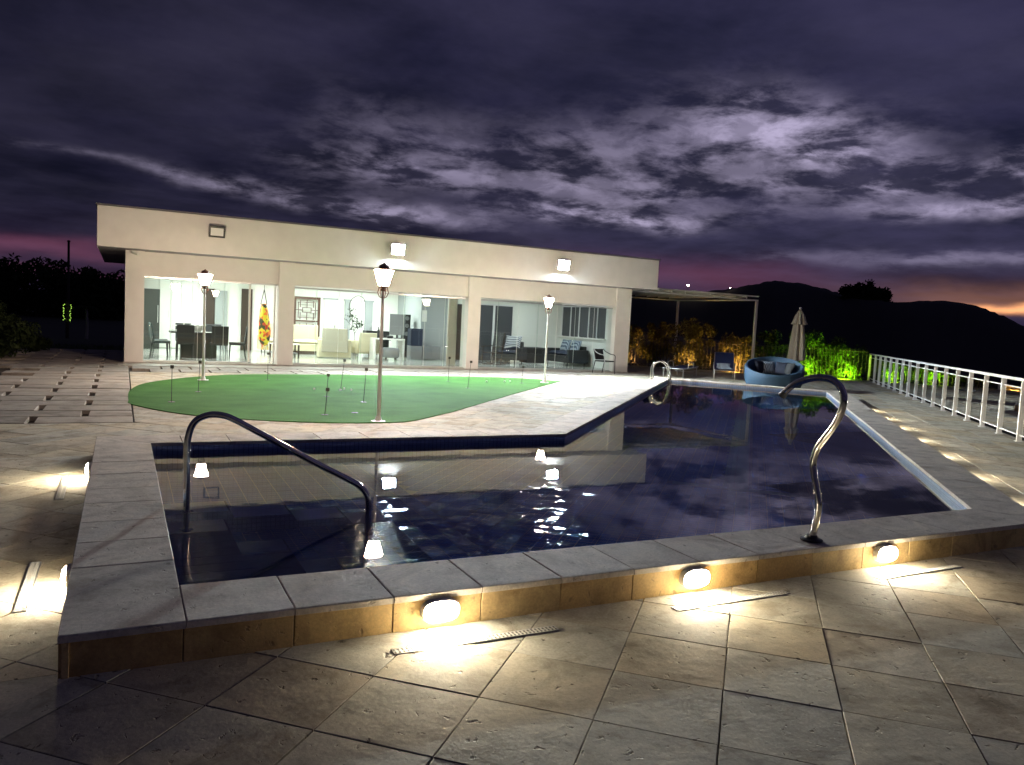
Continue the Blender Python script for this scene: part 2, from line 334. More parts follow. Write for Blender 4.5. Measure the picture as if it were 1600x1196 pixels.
# ------------------------------------------------------------------ builders
OFF = {}
class B:
    def __init__(self): self.v = []; self.f = []; self.uv = None
    def _add(self, vs, fs):
        b = len(self.v); self.v += [tuple(x) for x in vs]; self.f += [tuple(i+b for i in q) for q in fs]; return self
    def box(self, x0, x1, y0, y1, z0, z1, rz=0, c=None):
        vs = [(x, y, z) for z in (z0, z1) for y in (y0, y1) for x in (x0, x1)]
        if rz:
            cx, cyy = c if c else ((x0+x1)/2, (y0+y1)/2); co, si = math.cos(rz), math.sin(rz)
            vs = [(cx+(x-cx)*co-(y-cyy)*si, cyy+(x-cx)*si+(y-cyy)*co, z) for x, y, z in vs]
        return self._add(vs, [(0, 2, 3, 1), (4, 5, 7, 6), (0, 1, 5, 4), (2, 6, 7, 3), (0, 4, 6, 2), (1, 3, 7, 5)])
    def hexa(self, p):      # 8 points: bottom 4 then top 4, each counter-clockwise
        return self._add(p, [(3, 2, 1, 0), (4, 5, 6, 7), (0, 1, 5, 4), (1, 2, 6, 5), (2, 3, 7, 6), (3, 0, 4, 7)])
    def prism(self, poly, z0, z1, cham=0.0, dz=0.0):
        n = len(poly); zt = z1-cham if cham else z1
        vs = [(x, y, z0) for x, y in poly]+[(x, y, zt) for x, y in poly]
        fs = [tuple(range(n-1, -1, -1))]+[(i, (i+1) % n, n+(i+1) % n, n+i) for i in range(n)]
        if cham:
            cx = sum(p[0] for p in poly)/n; cyy = sum(p[1] for p in poly)/n
            top = []
            for x, y in poly:
                d = math.hypot(x-cx, y-cyy) or 1; k = max(.2, 1-cham*1.6/d); top.append((cx+(x-cx)*k, cyy+(y-cyy)*k, z1))
            vs += top; fs += [(n+i, n+(i+1) % n, 2*n+(i+1) % n, 2*n+i) for i in range(n)]; fs.append(tuple(range(2*n, 3*n)))
        else: fs.append(tuple(range(n, 2*n)))
        return self._add(vs, fs)
    def tube(self, path, r, n=8, closed=False, caps=True):
        P = [Vector(p) for p in path]; m = len(P); rs = r if isinstance(r, (list, tuple)) else [r]*m
        vs = []; fs = []; prev = None
        for i, p in enumerate(P):
            a = P[(i-1) % m] if (closed or i) else P[0]; b = P[(i+1) % m] if (closed or i < m-1) else P[-1]
            t = (b-a).normalized()
            if prev is None:
                s = t.cross(Vector((0, 0, 1)));  s = s if s.length > .05 else t.cross(Vector((1, 0, 0)))
            else: s = prev - t*prev.dot(t)
            s.normalize(); prev = s; u = t.cross(s)
            vs += [p+rs[i]*(math.cos(2*math.pi*k/n)*s+math.sin(2*math.pi*k/n)*u) for k in range(n)]
        for i in range(m if closed else m-1):
            j = (i+1) % m
            fs += [(i*n+k, i*n+(k+1) % n, j*n+(k+1) % n, j*n+k) for k in range(n)]
        if caps and not closed: fs += [tuple(range(n-1, -1, -1)), tuple((m-1)*n+k for k in range(n))]
        return self._add(vs, fs)
    def lathe(self, prof, n=16, c=(0, 0, 0), sx=1, sy=1):
        vs = []; fs = []; m = len(prof)
        for r, z in prof: vs += [(c[0]+sx*r*math.cos(2*math.pi*k/n), c[1]+sy*r*math.sin(2*math.pi*k/n), c[2]+z) for k in range(n)]
        for i in range(m-1): fs += [(i*n+k, i*n+(k+1) % n, (i+1)*n+(k+1) % n, (i+1)*n+k) for k in range(n)]
        fs += [tuple(range(n-1, -1, -1)), tuple((m-1)*n+k for k in range(n))]
        return self._add(vs, fs)
    def ball(self, c, r, n=10, sz=1.0):
        k = 6; return self.lathe([(max(.001, r*math.sin(math.pi*i/k)), -sz*r*math.cos(math.pi*i/k)) for i in range(k+1)], n, c)
    def pillow(self, c, sx, sy, sz, rot=None, n=8):
        vs = []; fs = []
        for s in (1, -1):
            for i in range(n+1):
                for j in range(n+1):
                    a, b = i/n*2-1, j/n*2-1; h = s*sz*((1-a**4)*(1-b**4))**.5
                    k = 1-.08*(1-abs(a))*abs(b); k2 = 1-.08*(1-abs(b))*abs(a)
                    v = Vector((a*sx*k2, b*sy*k, h)); v = rot @ v if rot else v; vs.append(v+Vector(c))
        m = (n+1)**2
        for i in range(n):
            for j in range(n):
                q = i*(n+1)+j; fs.append((q, q+n+1, q+n+2, q+1)); fs.append((m+q, m+q+1, m+q+n+2, m+q+n+1))
        return self._add(vs, fs)
    def build(self, name, mat, parent=None, world=False, smooth=False, bevel=0.0, mesh=None):
        if mesh is None:
            vs = self.v
            if world and parent is not None:
                o = OFF.get(parent.name, (0, 0, 0)); vs = [(x-o[0], y-o[1], z-o[2]) for x, y, z in vs]
            mesh = bpy.data.meshes.new(name); mesh.from_pydata(vs, [], self.f); mesh.update()
            if self.uv:
                l = mesh.uv_layers.new(name='UVMap'); l.data.foreach_set('uv', [c for q in self.uv for c in q])
            if smooth: mesh.polygons.foreach_set('use_smooth', [True]*len(mesh.polygons)); mesh.set_sharp_from_angle(angle=R(40))
            mesh.materials.append(MAT[mat])
        ob = bpy.data.objects.new(name, mesh); COL.objects.link(ob)
        if parent is not None:
            ob.parent = parent
            if world: OFF[ob.name] = OFF.get(parent.name, (0, 0, 0))
        if bevel:
            bm = ob.modifiers.new('bevel', 'BEVEL'); bm.width = bevel; bm.segments = 2; bm.limit_method = 'ANGLE'
        return ob
def thing(name, label, cat, loc=(0, 0, 0), rz=0.0, group=None):
    o = bpy.data.objects.new(name, None); COL.objects.link(o); o.empty_display_size = .1
    o.location = loc; o.rotation_euler = (0, 0, rz); OFF[o.name] = tuple(loc)
    o['label'] = label; o['category'] = cat
    if group: o['group'] = group
    return o
def tag(o, label, cat, group=None):
    o['label'] = label; o['category'] = cat
    if group: o['group'] = group
    return o
def struct(o): o['kind'] = 'structure'; return o
def dup(root, loc, rz=0.0, label=None, scale=None):
    def cp(o, par):
        c = o.copy(); COL.objects.link(c); c.parent = par
        for ch in o.children: cp(ch, c)
        return c
    r = cp(root, None); r.location = loc; r.rotation_euler = (0, 0, rz)
    if label: r['label'] = label
    if scale: r.scale = scale
    return r
rng = random.Random(7)

# ---- 2-D polygon helpers
def clip(poly, p, n, keep_neg=True):
    """part of a convex polygon with (x-p).n <= 0 (or >= 0)"""
    out = []; m = len(poly); s = 1 if keep_neg else -1
    for i in range(m):
        a, b = poly[i], poly[(i+1) % m]
        da = s*((a[0]-p[0])*n[0]+(a[1]-p[1])*n[1]); db = s*((b[0]-p[0])*n[0]+(b[1]-p[1])*n[1])
        if da <= 1e-9: out.append(a)
        if (da < -1e-9 and db > 1e-9) or (da > 1e-9 and db < -1e-9):
            t = da/(da-db); out.append((a[0]+(b[0]-a[0])*t, a[1]+(b[1]-a[1])*t))
    return out if len(out) > 2 else []
def area(p): return .5*sum(p[i][0]*p[(i+1) % len(p)][1]-p[(i+1) % len(p)][0]*p[i][1] for i in range(len(p))) if len(p) > 2 else 0
def edges(poly):
    for i in range(len(poly)):
        a, b = poly[i], poly[(i+1) % len(poly)]; d = math.hypot(b[0]-a[0], b[1]-a[1])
        yield a, ((b[1]-a[1])/d, -(b[0]-a[0])/d)        # outward normal of a CCW polygon
def inter(poly, cv):
    for p, n in edges(cv):
        poly = clip(poly, p, n)
        if not poly: return []
    return poly
def diff(poly, cv):
    out = []; cur = poly
    for p, n in edges(cv):
        o = clip(cur, p, n, False)
        if o and area(o) > 1e-5: out.append(o)
        cur = clip(cur, p, n)
        if not cur: break
    return out
def offset_poly(poly, d):
    m = len(poly); L = list(edges(poly)); out = []
    for i in range(m):
        (p1, n1), (p2, n2) = L[i-1], L[i]
        c1 = n1[0]*p1[0]+n1[1]*p1[1]+d; c2 = n2[0]*p2[0]+n2[1]*p2[1]+d; D = n1[0]*n2[1]-n1[1]*n2[0]
        out.append(((c1*n2[1]-c2*n1[1])/D, (n1[0]*c2-n2[0]*c1)/D))
    return out

U = Vector((.690, .724, 0)).normalized(); V = Vector((U.y, -U.x, 0))     # along and across the slanted arm of the pool
RAIL0 = Vector((13.60, 7.80, 0))                                        # a point of the railing line
def rail_x(y): return RAIL0.x+(y-RAIL0.y)*U.x/U.y
FENCE0 = Vector((26.5, 21.3, 0))
POOL = [(.27, 4.17), (6.62, 4.17), (16.80, 14.80), (14.20, 18.18), (5.15, 8.65), (.27, 8.65)]
OUT = offset_poly(POOL, .50); MID = offset_poly(POOL, .25)
def halves(p): return [p[0], p[1], p[4], p[5]], [p[1], p[2], p[3], p[4]]
ZC = .19; ZW = .105; ZF = -.80                                            # coping top, water, pool floor

# ------------------------------------------------------------------ ground, hills
def build_ground():
    a = rail_x(-15)+.35; b = rail_x(60)+.35
    plat = [(-45, -15), (a, -15), (b, 60), (-45, 60)]
    pieces = []
    m1, m2 = halves(MID)
    for q in diff(plat, m1): pieces += diff(q, m2)
    g = B()
    for q in pieces: g._add([(x, y, -.13) for x, y in q], [tuple(range(len(q)))])
    # the land around: falls away beyond the railing
    xs = [-1600, -900, -500, -300, -180, -110, -70]+[x for x in range(-48, 100, 3)]+[120, 150, 200, 280, 400, 600, 1000, 1600]
    ys = [-1600, -900, -500, -250, -120, -60, -30]+[y for y in range(-18, 70, 3)]+[80, 100, 130, 180, 260, 400, 700, 1100, 1600]
    nx = len(xs); vs = []
    for y in ys:
        for x in xs:
            d = (x-rail_x(y)-.3)*U.y
            z = -.22 if d < 0 else -.22-min(14, .5*d)
            vs.append((x, y, z))
    inner = [(-43, -13), (rail_x(-13)-1.5, -13), (rail_x(57)-1.5, 57), (-43, 57)]
    def ins(p): return all((p[0]-q[0])*n[0]+(p[1]-q[1])*n[1] < 0 for q, n in edges(inner))
    fs = []
    for j in range(len(ys)-1):
        for i in range(nx-1):
            q = (j*nx+i, j*nx+i+1, (j+1)*nx+i+1, (j+1)*nx+i)
            if not all(ins(vs[k]) for k in q): fs.append(q)
    g._add(vs, fs)
    struct(g.build('ground', 'earth'))
    # ridge profile: azimuth, elevation (degrees)
    prof = [(-180, 1.2), (-120, 1.8), (-70, 1.4), (-30, 1.0), (-12, .7), (0, .6), (12, 1.2), (25, 2.2), (33, 2.9), (36.4, 3.0), (40, 2.95), (42.2, 3.3), (43.5, 3.65), (44.7, 3.9), (46.4, 3.8), (48, 3.45),
            (49.3, 3.1), (51, 2.9), (52.4, 2.75), (55.3, 2.9), (56.6, 2.75), (57.5, 2.45), (58.5, 2.05), (59.6, 1.5), (62, .7), (70, .5), (90, 1.1), (130, 1.6), (180, 1.2)]
    def el(a):
        for (a0, e0), (a1, e1) in zip(prof, prof[1:]):
            if a0 <= a <= a1: return e0+(e1-e0)*(a-a0)/(a1-a0)
        return 1
    h = B(); r0 = 420.0; vs = []; rs = [(-230, -.02), (-150, .30), (-80, .68), (-30, .93), (0, 1.0), (40, .9), (120, .5), (260, -.02)]
    azs = [-180+i*1.5 for i in range(140)]+[30+i*.25 for i in range(140)]+[65+i*1.5 for i in range(77)]
    azs = sorted(set(azs))
    for a in azs:
        H = math.tan(R(el(a)))*r0+1.6+14
        for dr, k in rs:
            r = r0+dr+12*math.sin(a*.7+dr*.01)*(1 if dr else 0)
            z = -15+H*k+(rng.uniform(-.35, .35) if k > .5 else 0)
            vs.append((r*math.sin(R(a)), r*math.cos(R(a)), z))
    m = len(rs); fs = [(i*m+j, i*m+j+1, (i+1)*m+j+1, (i+1)*m+j) for i in range(len(azs)-1) for j in range(m-1)]
    h._add(vs, fs); struct(h.build('hills', 'hill_earth', smooth=True))
build_ground()

# ------------------------------------------------------------------ swimming pool
pool = thing('swimming_pool', 'raised stone rimmed swimming pool with blue tiles and a slanted far arm', 'pool', (3.3, 6.4, 0))
def build_pool():
    n = len(POOL)
    # inner wall lining
    w = B(); uv = []; s = 0
    for i in range(n):
        a, b = POOL[i], POOL[(i+1) % n]; L = math.hypot(b[0]-a[0], b[1]-a[1])
        w._add([(a[0], a[1], ZF-.01), (b[0], b[1], ZF-.01), (b[0], b[1], ZC-.036), (a[0], a[1], ZC-.036)], [(3, 2, 1, 0)])
        uv += [(s, ZC), (s+L, ZC), (s+L, ZF), (s, ZF)]; s += L
    w.uv = uv; w.build('lining', 'wall_mosaic', pool, True)
    # masonry under the coping
    core = B(); o2 = offset_poly(POOL, .47)
    for i in range(n):
        j = (i+1) % n; a, b, c, d = POOL[i], POOL[j], o2[j], o2[i]
        core._add([(d[0], d[1], ZC-.037), (c[0], c[1], ZC-.037), (b[0], b[1], ZC-.037), (a[0], a[1], ZC-.037)], [(0, 1, 2, 3)])
        core._add([(d[0], d[1], -.2), (c[0], c[1], -.2), (c[0], c[1], ZC-.037), (d[0], d[1], ZC-.037)], [(0, 1, 2, 3)])
    core.build('masonry', 'joint_dark', pool, True)
    # coping stones and facing stones, joints 5 mm
    for i in range(n):
        j = (i+1) % n; I0, I1, O0, O1 = [Vector((*p, 0)) for p in (POOL[i], POOL[j], OUT[i], OUT[j])]
        d = (O1-O0).normalized(); nrm = Vector((d.y, -d.x, 0))
        tI0, tI1, tO1 = (I0-O0).dot(d), (I1-O0).dot(d), (O1-O0).length
        lo, hi = max(0, tI0), min(tO1, tI1)
        step = .49 if i == 0 else .52
        cuts = []
        t = lo+(.48 if tI0 > 0 else .3)
        while t < hi-.25: cuts.append(t); t += step*(1 if i == 0 else rng.uniform(.9, 1.1))
        spans = list(zip([None]+cuts, cuts+[None]))
        for a, b in spans:
            oa, ia = (0, tI0) if a is None else (a+.0025, a+.0025)
            ob, ib = (tO1, tI1) if b is None else (b-.0025, b-.0025)
            if i == 0 and a is None: oa = tI0+.0025; ia = tI0+.0025
            if i == n-1 and b is None: ib = tO1
            w2 = .5+.0
            pts = [O0+d*oa, O0+d*ob, O0+d*ib-nrm*w2, O0+d*ia-nrm*w2]
            if i in (0,): pass
            dz = rng.uniform(-.0015, .0015)
            B().prism([(p.x, p.y) for p in pts], ZC-.034+dz, ZC+dz, .004).build('coping_stone', 'coping_stone', pool, True)
        t = 0.0; k = 0
        while t < tO1-.02:
            e = min(tO1, t+.49)
            if tO1-e < .2: e = tO1
            a = O0+d*(t+.0025)-nrm*.012; b = O0+d*(e-.0025)-nrm*.012
            q = [a, b, b-nrm*.03, a-nrm*.03]
            B().prism([(p.x, p.y) for p in q], -.03, ZC-.038).build('facing_stone', 'facing_stone', pool, True, bevel=.003)
            t = e
    # floor bed and floor tiles (each tile lies a hair out of level)
    fl = B(); h1, h2 = halves(offset_poly(POOL, .02))
    for q in (h1, h2): fl._add([(x, y, ZF-.012) for x, y in q], [tuple(range(4))])
    fl.build('floor_bed', 'grout', pool, True)
    T = .15; quads = []
    band_v = -.09; s_t = 8.75
    def add_tile(c, ex, ey, z, zone):
        p = [c-ex-ey, c+ex-ey, c+ex+ey, c-ex+ey]
        poly = [(v.x, v.y) for v in p]; cut = []
        if area(poly) < 0: poly = poly[::-1]
        for h in halves(POOL):
            if zone: h = inter(h, zone) if False else h
            r = inter(poly, h)
            if r and area(r) > .001: cut.append(r)
        tx, ty = rng.gauss(0, .012), rng.gauss(-.013, .008)
        out = []
        for r in cut:
            out.append([(x, y, z+(x-c.x)*tx+(y-c.y)*ty) for x, y in r])
        if out: quads.append((c.length, out))
    SPLIT = 2.45
    # left part: grid square to the walls (shallow end with the steps)
    k = 0; y = 4.17+T/4
    while y < 8.65:
        x = .27+T/2
        while x < SPLIT:
            add_tile(Vector((x, y, 0)), Vector((T/2-.003, 0, 0)), Vector((0, T/4-.002, 0)), ZF, None); x += T
        y += T/2
    # the rest: grid along the slanted arm, except where the pale lane mark lies
    e1, e2 = U*(T/4-.002), V*(T/2-.003)
    for i in range(0, 380):
        for j in range(-60, 60):
            s, v = i*T/2, j*T+.02; c = U*s+V*v
            if c.x-.08 < SPLIT+.03: continue
            if abs(v-band_v) < .16 and s > s_t: continue
            if abs(s-s_t) < .08 and v > -.75: continue
            if not any(all((c.x-p[0])*nn[0]+(c.y-p[1])*nn[1] < .1 for p, nn in edges(h)) for h in halves(POOL)): continue
            add_tile(c, e1, e2, ZF, None)
    quads.sort(key=lambda q: q[0])
    field = B()
    for k, (dist, polys) in enumerate(quads):
        b = B() if k < 300 else field
        for r in polys: b._add(r, [tuple(range(len(r)))])
        if k < 300: b.build('floor_tile', 'pool_tile', pool, True)
    field.build('floor_tile_field', 'pool_tile', pool, True)['kind'] = 'stuff'
    # pale lane mark: a T of light tiles
    def strip(s0, s1, v0, v1, z, nm):
        p = [U*s0+V*v0, U*s0+V*v1, U*s1+V*v1, U*s1+V*v0]; poly = [(q.x, q.y) for q in p]
        bb = B()
        for h in halves(POOL):
            r = inter(poly, h) if area(poly) > 0 else inter(poly[::-1], h)
            if r: bb._add([(x, y, z) for x, y in r], [tuple(range(len(r)))])
        if bb.v: bb.build(nm, 'band_tile', pool, True)
    s = s_t+.08
    while s < 23.4:
        strip(s+.003, s+.297, band_v-.15, band_v-.003, ZF, 'lane_tile'); strip(s+.003, s+.297, band_v+.003, band_v+.15, ZF, 'lane_tile'); s += .3
    v = -.75
    while v < 2.0: strip(s_t-.075, s_t+.075, v+.003, v+.297, ZF, 'lane_tile'); v += .3
    # steps of the shallow end, running down to the right beside the handrail
    for i, (x0, x1, z) in enumerate(((.27, .745, -.10), (.745, 1.21, -.30), (1.21, 1.65, -.50), (1.65, 2.03, -.70))):
        so = B().box(x0+.002, x1+.012, 4.18, 6.53, ZF-.01, z).build('step', 'step_tile', pool, True)
        B().box(x0+.012, x1-.005, 6.20, 6.52, z, z+.006).build('tread_strip', 'tread_tile', so, True)
        y = 4.2
        while y < 6.05:
            for q in range(3):
                w = (x1-x0-.01)/3; B().box(x0+.012+q*w, x0+.012+(q+1)*w-.006, y, y+.144, z, z+.005).build('tread_tile', 'step_tile', so, True)
            y += .15
    # pool floor outlets seen as two small pale squares
    for x, y in ((2.87, 6.38), (4.05, 5.47)):
        B().box(x-.03, x+.03, y-.03, y+.03, ZF-.01, ZF+.012, R(46)).build('floor_fitting', 'porcelain', pool, True)
build_pool()
def build_water():
    w = B(); e = offset_poly(POOL, -.0005)
    for h in halves(e): w._add([(x, y, ZW) for x, y in h], [tuple(range(4))])
    struct(w.build('water', 'water'))
build_water()

# ------------------------------------------------------------------ stone deck at 45 degrees, pavers, slab, putting green
LAWN = [(.10, 14.2), (.16, 13.55), (.78, 12.40), (1.75, 11.62), (2.77, 11.24), (3.6, 11.20), (4.1, 11.42), (5.05, 12.36), (7.73, 15.38), (10.9, 18.85), (10.95, 19.1), (10.2, 19.85), (7.77, 20.12), (4.55, 20.02), (2.7, 19.75), (1.5, 18.9), (.5, 17.4), (.15, 15.9)]
def build_deck():
    deck = B()
    bed = []
    a = rail_x(-14)+.25; fe = FENCE0
    zoneA = [(-9, -6), (rail_x(-6)+.2, -6), (rail_x(11.55)+.2, 11.55), (-9, 11.55)]
    zoneB = [(.16, 11.55), (rail_x(11.55)+.2, 11.55), (rail_x(20.2)+.2, 20.2), (.16, 20.2)]
    fy = FENCE0-V*0
    zoneC = [(13.4, 20.2), (rail_x(20.2)+.2, 20.2), (26.6, 21.25), (18.5, 29.0), (16.6, 29.0), (16.6, 22.0), (13.4, 22.0)]
    zC1 = [(16.6, 20.2), (rail_x(20.2)+.2, 20.2), (26.75, 21.35), (18.7, 29.0), (16.6, 29.0)]
    zC2 = [(13.4, 20.2), (16.6, 20.2), (16.6, 22.0), (13.4, 22.0)]
    zones = [zoneA, zoneB, zC1, zC2]
    o1, o2 = halves(offset_poly(POOL, .44))
    for z in zones:
        ps = [z]
        for h in (o1, o2): ps = [r for q in ps for r in diff(q, h)]
        for r in ps: deck._add([(x, y, -.035) for x, y in r], [tuple(range(len(r)))])
    root = struct(deck.build('deck', 'joint_dark'))
    org = Vector((1.72, 3.27, 0)); T = .497; tiles = []
    cells = []
    for i in range(-45, 80):
        for j in range(-60, 60):
            c = org+U*T*(i+.5)+V*T*(j+.5)
            if c.x < -9.5 or c.y < -6.5 or c.y > 29.5 or c.x > rail_x(c.y)+.8: continue
            cells.append(c)
    e1, e2 = U*(T/2-.0028), V*(T/2-.0028)
    for c in cells:
        cc = Vector((c.x, c.y, 0))
        q = [cc-e1-e2, cc-e1+e2, cc+e1+e2, cc+e1-e2]; poly = [(v.x+rng.uniform(-.002, .002), v.y+rng.uniform(-.002, .002)) for v in q]
        if area(poly) < 0: poly = poly[::-1]
        ps = []
        for z in zones:
            r = inter(poly, z)
            if r and area(r) > .004: ps.append(r)
        for h in (o1, o2): ps = [s for r in ps for s in diff(r, h) if area(s) > .003]
        if not ps: continue
        # wholly under the putting green: leave out
        if all(inside(LAWN, (x, y)) for r in ps for x, y in r): continue
        d = (cc-Vector((1.5, 1.2, 0))).length
        if c.y < 1.2 and c.x < 2 and c.y < 1.0: d += 30
        ang = math.degrees(math.atan2(c.x, c.y+1e-6))
        if c.y < 0 or ang < -14 or ang > 66: d += 40
        tiles.append((d, ps))
    tiles.sort(key=lambda t: t[0])
    field = B()
    for k, (d, ps) in enumerate(tiles):
        b = B() if k < 300 else field
        dz = rng.uniform(-.003, .0005)
        for r in ps: b.prism(r, -.034, dz, .0018)
        if k < 300: b.build('deck_tile', 'deck_stone', root)
    field.build('deck_tile_field', 'deck_stone', root)['kind'] = 'stuff'
def inside(poly, p):
    r = False; n = len(poly)
    for i in range(n):
        (x1, y1), (x2, y2) = poly[i], poly[(i+1) % n]
        if (y1 > p[1]) != (y2 > p[1]) and p[0] < (x2-x1)*(p[1]-y1)/(y2-y1)+x1: r = not r
    return r
build_deck()
def build_pavers():
    bed = B(); bed._add([(-5.2, 11.56, -.06), (.15, 11.56, -.06), (.15, 30, -.06), (-5.2, 30, -.06)], [(0, 1, 2, 3)])
    bed._add([(.155, 20.21, -.061), (13.39, 20.21, -.061), (13.39, 21.99, -.061), (.155, 21.99, -.061)], [(0, 1, 2, 3)])
    root = struct(bed.build('garden_path', 'soil'))
    def paver(x0, x1, y0, y1):
        j = lambda: rng.uniform(-.008, .008); dz = rng.uniform(-.004, .004)
        B().prism([(x0+j(), y0+j()), (x1+j(), y0+j()), (x1+j(), y1+j()), (x0+j(), y1+j())], -.059, .004+dz, .006).build('paver', 'paver_stone', root)
    y = 11.60; k = 0
    while y < 28.5:
        h = .60
        xr = .135; g = [-.46, -1.70, -2.94, -4.18] if k % 2 else [-1.06, -2.30, -3.54]
        left = -1.8-.5*math.sin(y*.3) if y > 18.5 else -4.6
        prev = xr
        for gx in g+[-5.0]:
            if prev < left: break
            paver(max(gx+.045, left-.7), prev-(0 if prev == xr else .045), y, y+h)
            prev = gx
        y += h+.048; k += 1
    for row, (y0, y1) in enumerate(((20.24, 21.06), (21.10, 21.94))):
        x = .22 if row else .6
        while x < 13.2:
            w = .64; paver(x, min(x+w, 13.36), y0, y1); x += w+.045
build_pavers()
def build_green():
    base = B(); pts = []
    n = len(LAWN)
    for i in range(n):     # smooth the outline
        p0, p1, p2, p3 = [Vector((*LAWN[(i+k-1) % n], 0)) for k in range(4)]
        sharp = i in (6, 7, 8)
        for q in range(6):
            t = q/6
            v = p1.lerp(p2, t) if sharp else .5*((2*p1)+(-p0+p2)*t+(2*p0-5*p1+4*p2-p3)*t*t+(-p0+3*p1-3*p2+p3)*t**3)
            pts.append((v.x, v.y))
    me = B(); m = len(pts)
    me._add([(x, y, -.005) for x, y in pts]+[(x, y, .011) for x, y in pts], [(i, (i+1) % m, m+(i+1) % m, m+i) for i in range(m)]+[tuple(range(m, 2*m))])
    g = me.build('putting_green', 'turf'); struct(g)
build_green()

# ------------------------------------------------------------------ the house
HX = (8.0, 26.0, 0.0)
house = thing('house', 'low flat roofed cream house with a glazed front and a tall roof fascia', 'house', HX)
GLASS_Y = 23.20
def hb(name, mat, *a, parent=house, bevel=0.0):
    return B().box(*a).build(name, mat, parent, True, bevel=bevel)
def build_house():
    hb('floor', 'room_floor', .06, 16.04, 23.06, 30.35, -.1, .06)
    hb('plinth', 'slab_stone', .02, 16.08, 22.90, 23.055, -.1, .045)
    for x0, x1 in ((.05, .50), (3.96, 4.40), (9.82, 10.25), (15.44, 16.05)):
        hb('column', 'house_paint', x0, x1, 22.93, 23.45, .046, 2.965)
    for x0, x1 in ((.502, 3.958), (4.402, 9.818), (10.252, 15.438)):
        hb('lintel', 'house_paint', x0, x1, 23.03, 23.36, 2.335, 2.963)
    hb('side_wall', 'house_paint', .05, .22, 23.452, 30.55, .0, 2.965)
    hb('side_wall', 'house_paint', 15.9, 16.05, 27.62, 30.55, 0, 2.965)
    # right side wall with its window opening (y 24.2-27.5)
    hb('side_wall', 'house_paint', 15.9, 16.05, 23.452, 24.2, .061, 2.965)
    hb('side_wall', 'house_paint', 15.9, 16.05, 24.202, 27.518, .061, 1.10)
    hb('side_wall', 'house_paint', 15.9, 16.05, 24.202, 27.518, 2.36, 2.965)
    hb('back_wall', 'house_paint', .222, 15.898, 30.36, 30.55, 0, 2.965)
    hb('inner_wall', 'room_white', .225, 9.9, 30.30, 30.358, .061, 2.75)
    hb('inner_wall', 'room_white', .222, .26, 23.46, 30.298, .061, 2.75)
    hb('inner_wall', 'room_grey', 9.90, 10.02, 27.62, 30.298, .061, 2.75)
    hb('inner_wall', 'room_grey', 9.90, 11.02, 27.50, 27.618, .061, 2.75)
    hb('inner_wall', 'room_white', 11.021, 15.898, 27.50, 27.618, .061, 2.75)
    hb('inner_wall', 'room_white', 15.86, 15.899, 23.455, 24.2, .061, 2.75)
    hb('inner_wall', 'room_white', 15.86, 15.899, 24.2, 27.49, .061, 1.10)
    hb('ceiling', 'room_white', .23, 15.89, 23.37, 30.35, 2.752, 2.80)
    hb('soffit', 'soffit_grey', -.57, 16.42, 22.17, 31.2, 2.967, 3.03)
    fa = hb('fascia', 'house_paint', -.59, 16.45, 22.0, 22.165, 2.965, 3.955, bevel=.01)
    hb('fascia', 'house_paint', -.59, -.43, 22.168, 31.3, 2.97, 3.955)
    hb('fascia', 'house_paint', 16.29, 16.45, 22.168, 31.3, 2.97, 3.955)
    hb('fascia', 'house_paint', -.425, 16.285, 31.14, 31.3, 2.97, 3.955)
    hb('roof', 'flashing', -.42, 16.28, 22.17, 31.13, 3.40, 3.46)
    hb('flashing', 'flashing', -.62, 16.48, 21.97, 22.2, 3.957, 4.0)
    hb('flashing', 'flashing', -.62, -.40, 22.202, 31.33, 3.957, 3.985)
    hb('flashing', 'flashing', 16.26, 16.48, 22.202, 31.33, 3.957, 3.985)
    # glazing: frameless sliding panes with slim rails
    def glaze(x0, x1, n, z1):
        tr = hb('glazing_track', 'alu', x0, x1, GLASS_Y-.05, GLASS_Y+.05, z1-.045, z1-.002)
        hb('glazing_track', 'alu', x0, x1, GLASS_Y-.05, GLASS_Y+.05, .0601, .085)
        w = (x1-x0)/n
        for k in range(n):
            yy = GLASS_Y+(.02 if k % 2 else -.02)
            p = B(); xx0, xx1 = x0+k*w+.002, x0+(k+1)*w+(.03 if k < n-1 else 0)
            p._add([(xx0, yy, .086), (xx1, yy, .086), (xx1, yy, z1-.046), (xx0, yy, z1-.046)], [(0, 1, 2, 3)])
            po = p.build('glass_pane', 'pane_glass', house, True)
            B().box(xx0-.004, xx0+.004, yy-.006, yy+.006, .086, z1-.046).build('pane_edge', 'room_white', po, True)
    glaze(.502, 3.20, 4, 2.335); glaze(4.402, 9.818, 8, 2.30); glaze(10.252, 15.438, 7, 2.29)
    hb('glazing_track', 'alu', 3.20, 3.958, GLASS_Y-.05, GLASS_Y+.05, 2.29, 2.333)
    for xx in (3.21, 3.90): hb('door_frame', 'white_paint', xx-.025, xx+.025, GLASS_Y-.03, GLASS_Y+.03, .086, 2.289)
    # window of the right side wall: five dark panes between white bars, sill
    wf = hb('window', 'white_metal', 15.90, 15.96, 24.2, 27.5, 2.31, 2.358)
    hb('sill', 'white_paint', 15.76, 15.98, 24.1, 27.5, 1.101, 1.15, parent=wf)
    ys = [24.22, 24.85, 25.45, 26.15, 26.8, 27.48]
    for k in range(5):
        hb('pane', 'blind', 15.925, 15.94, ys[k]+.02, ys[k+1]-.02, 1.17, 2.308, parent=wf)
    for y in ys: hb('bar', 'white_metal', 15.895, 15.955, y-.022, y+.022, 1.151, 2.309, parent=wf)
    # dark sliding door in the back wall of the right room
    dd = hb('sliding_door', 'blind', 12.15, 13.65, 27.46, 27.498, .065, 2.20)
    hb('mullion', 'white_metal', 12.80, 12.88, 27.42, 27.459, .065, 2.2, parent=dd)
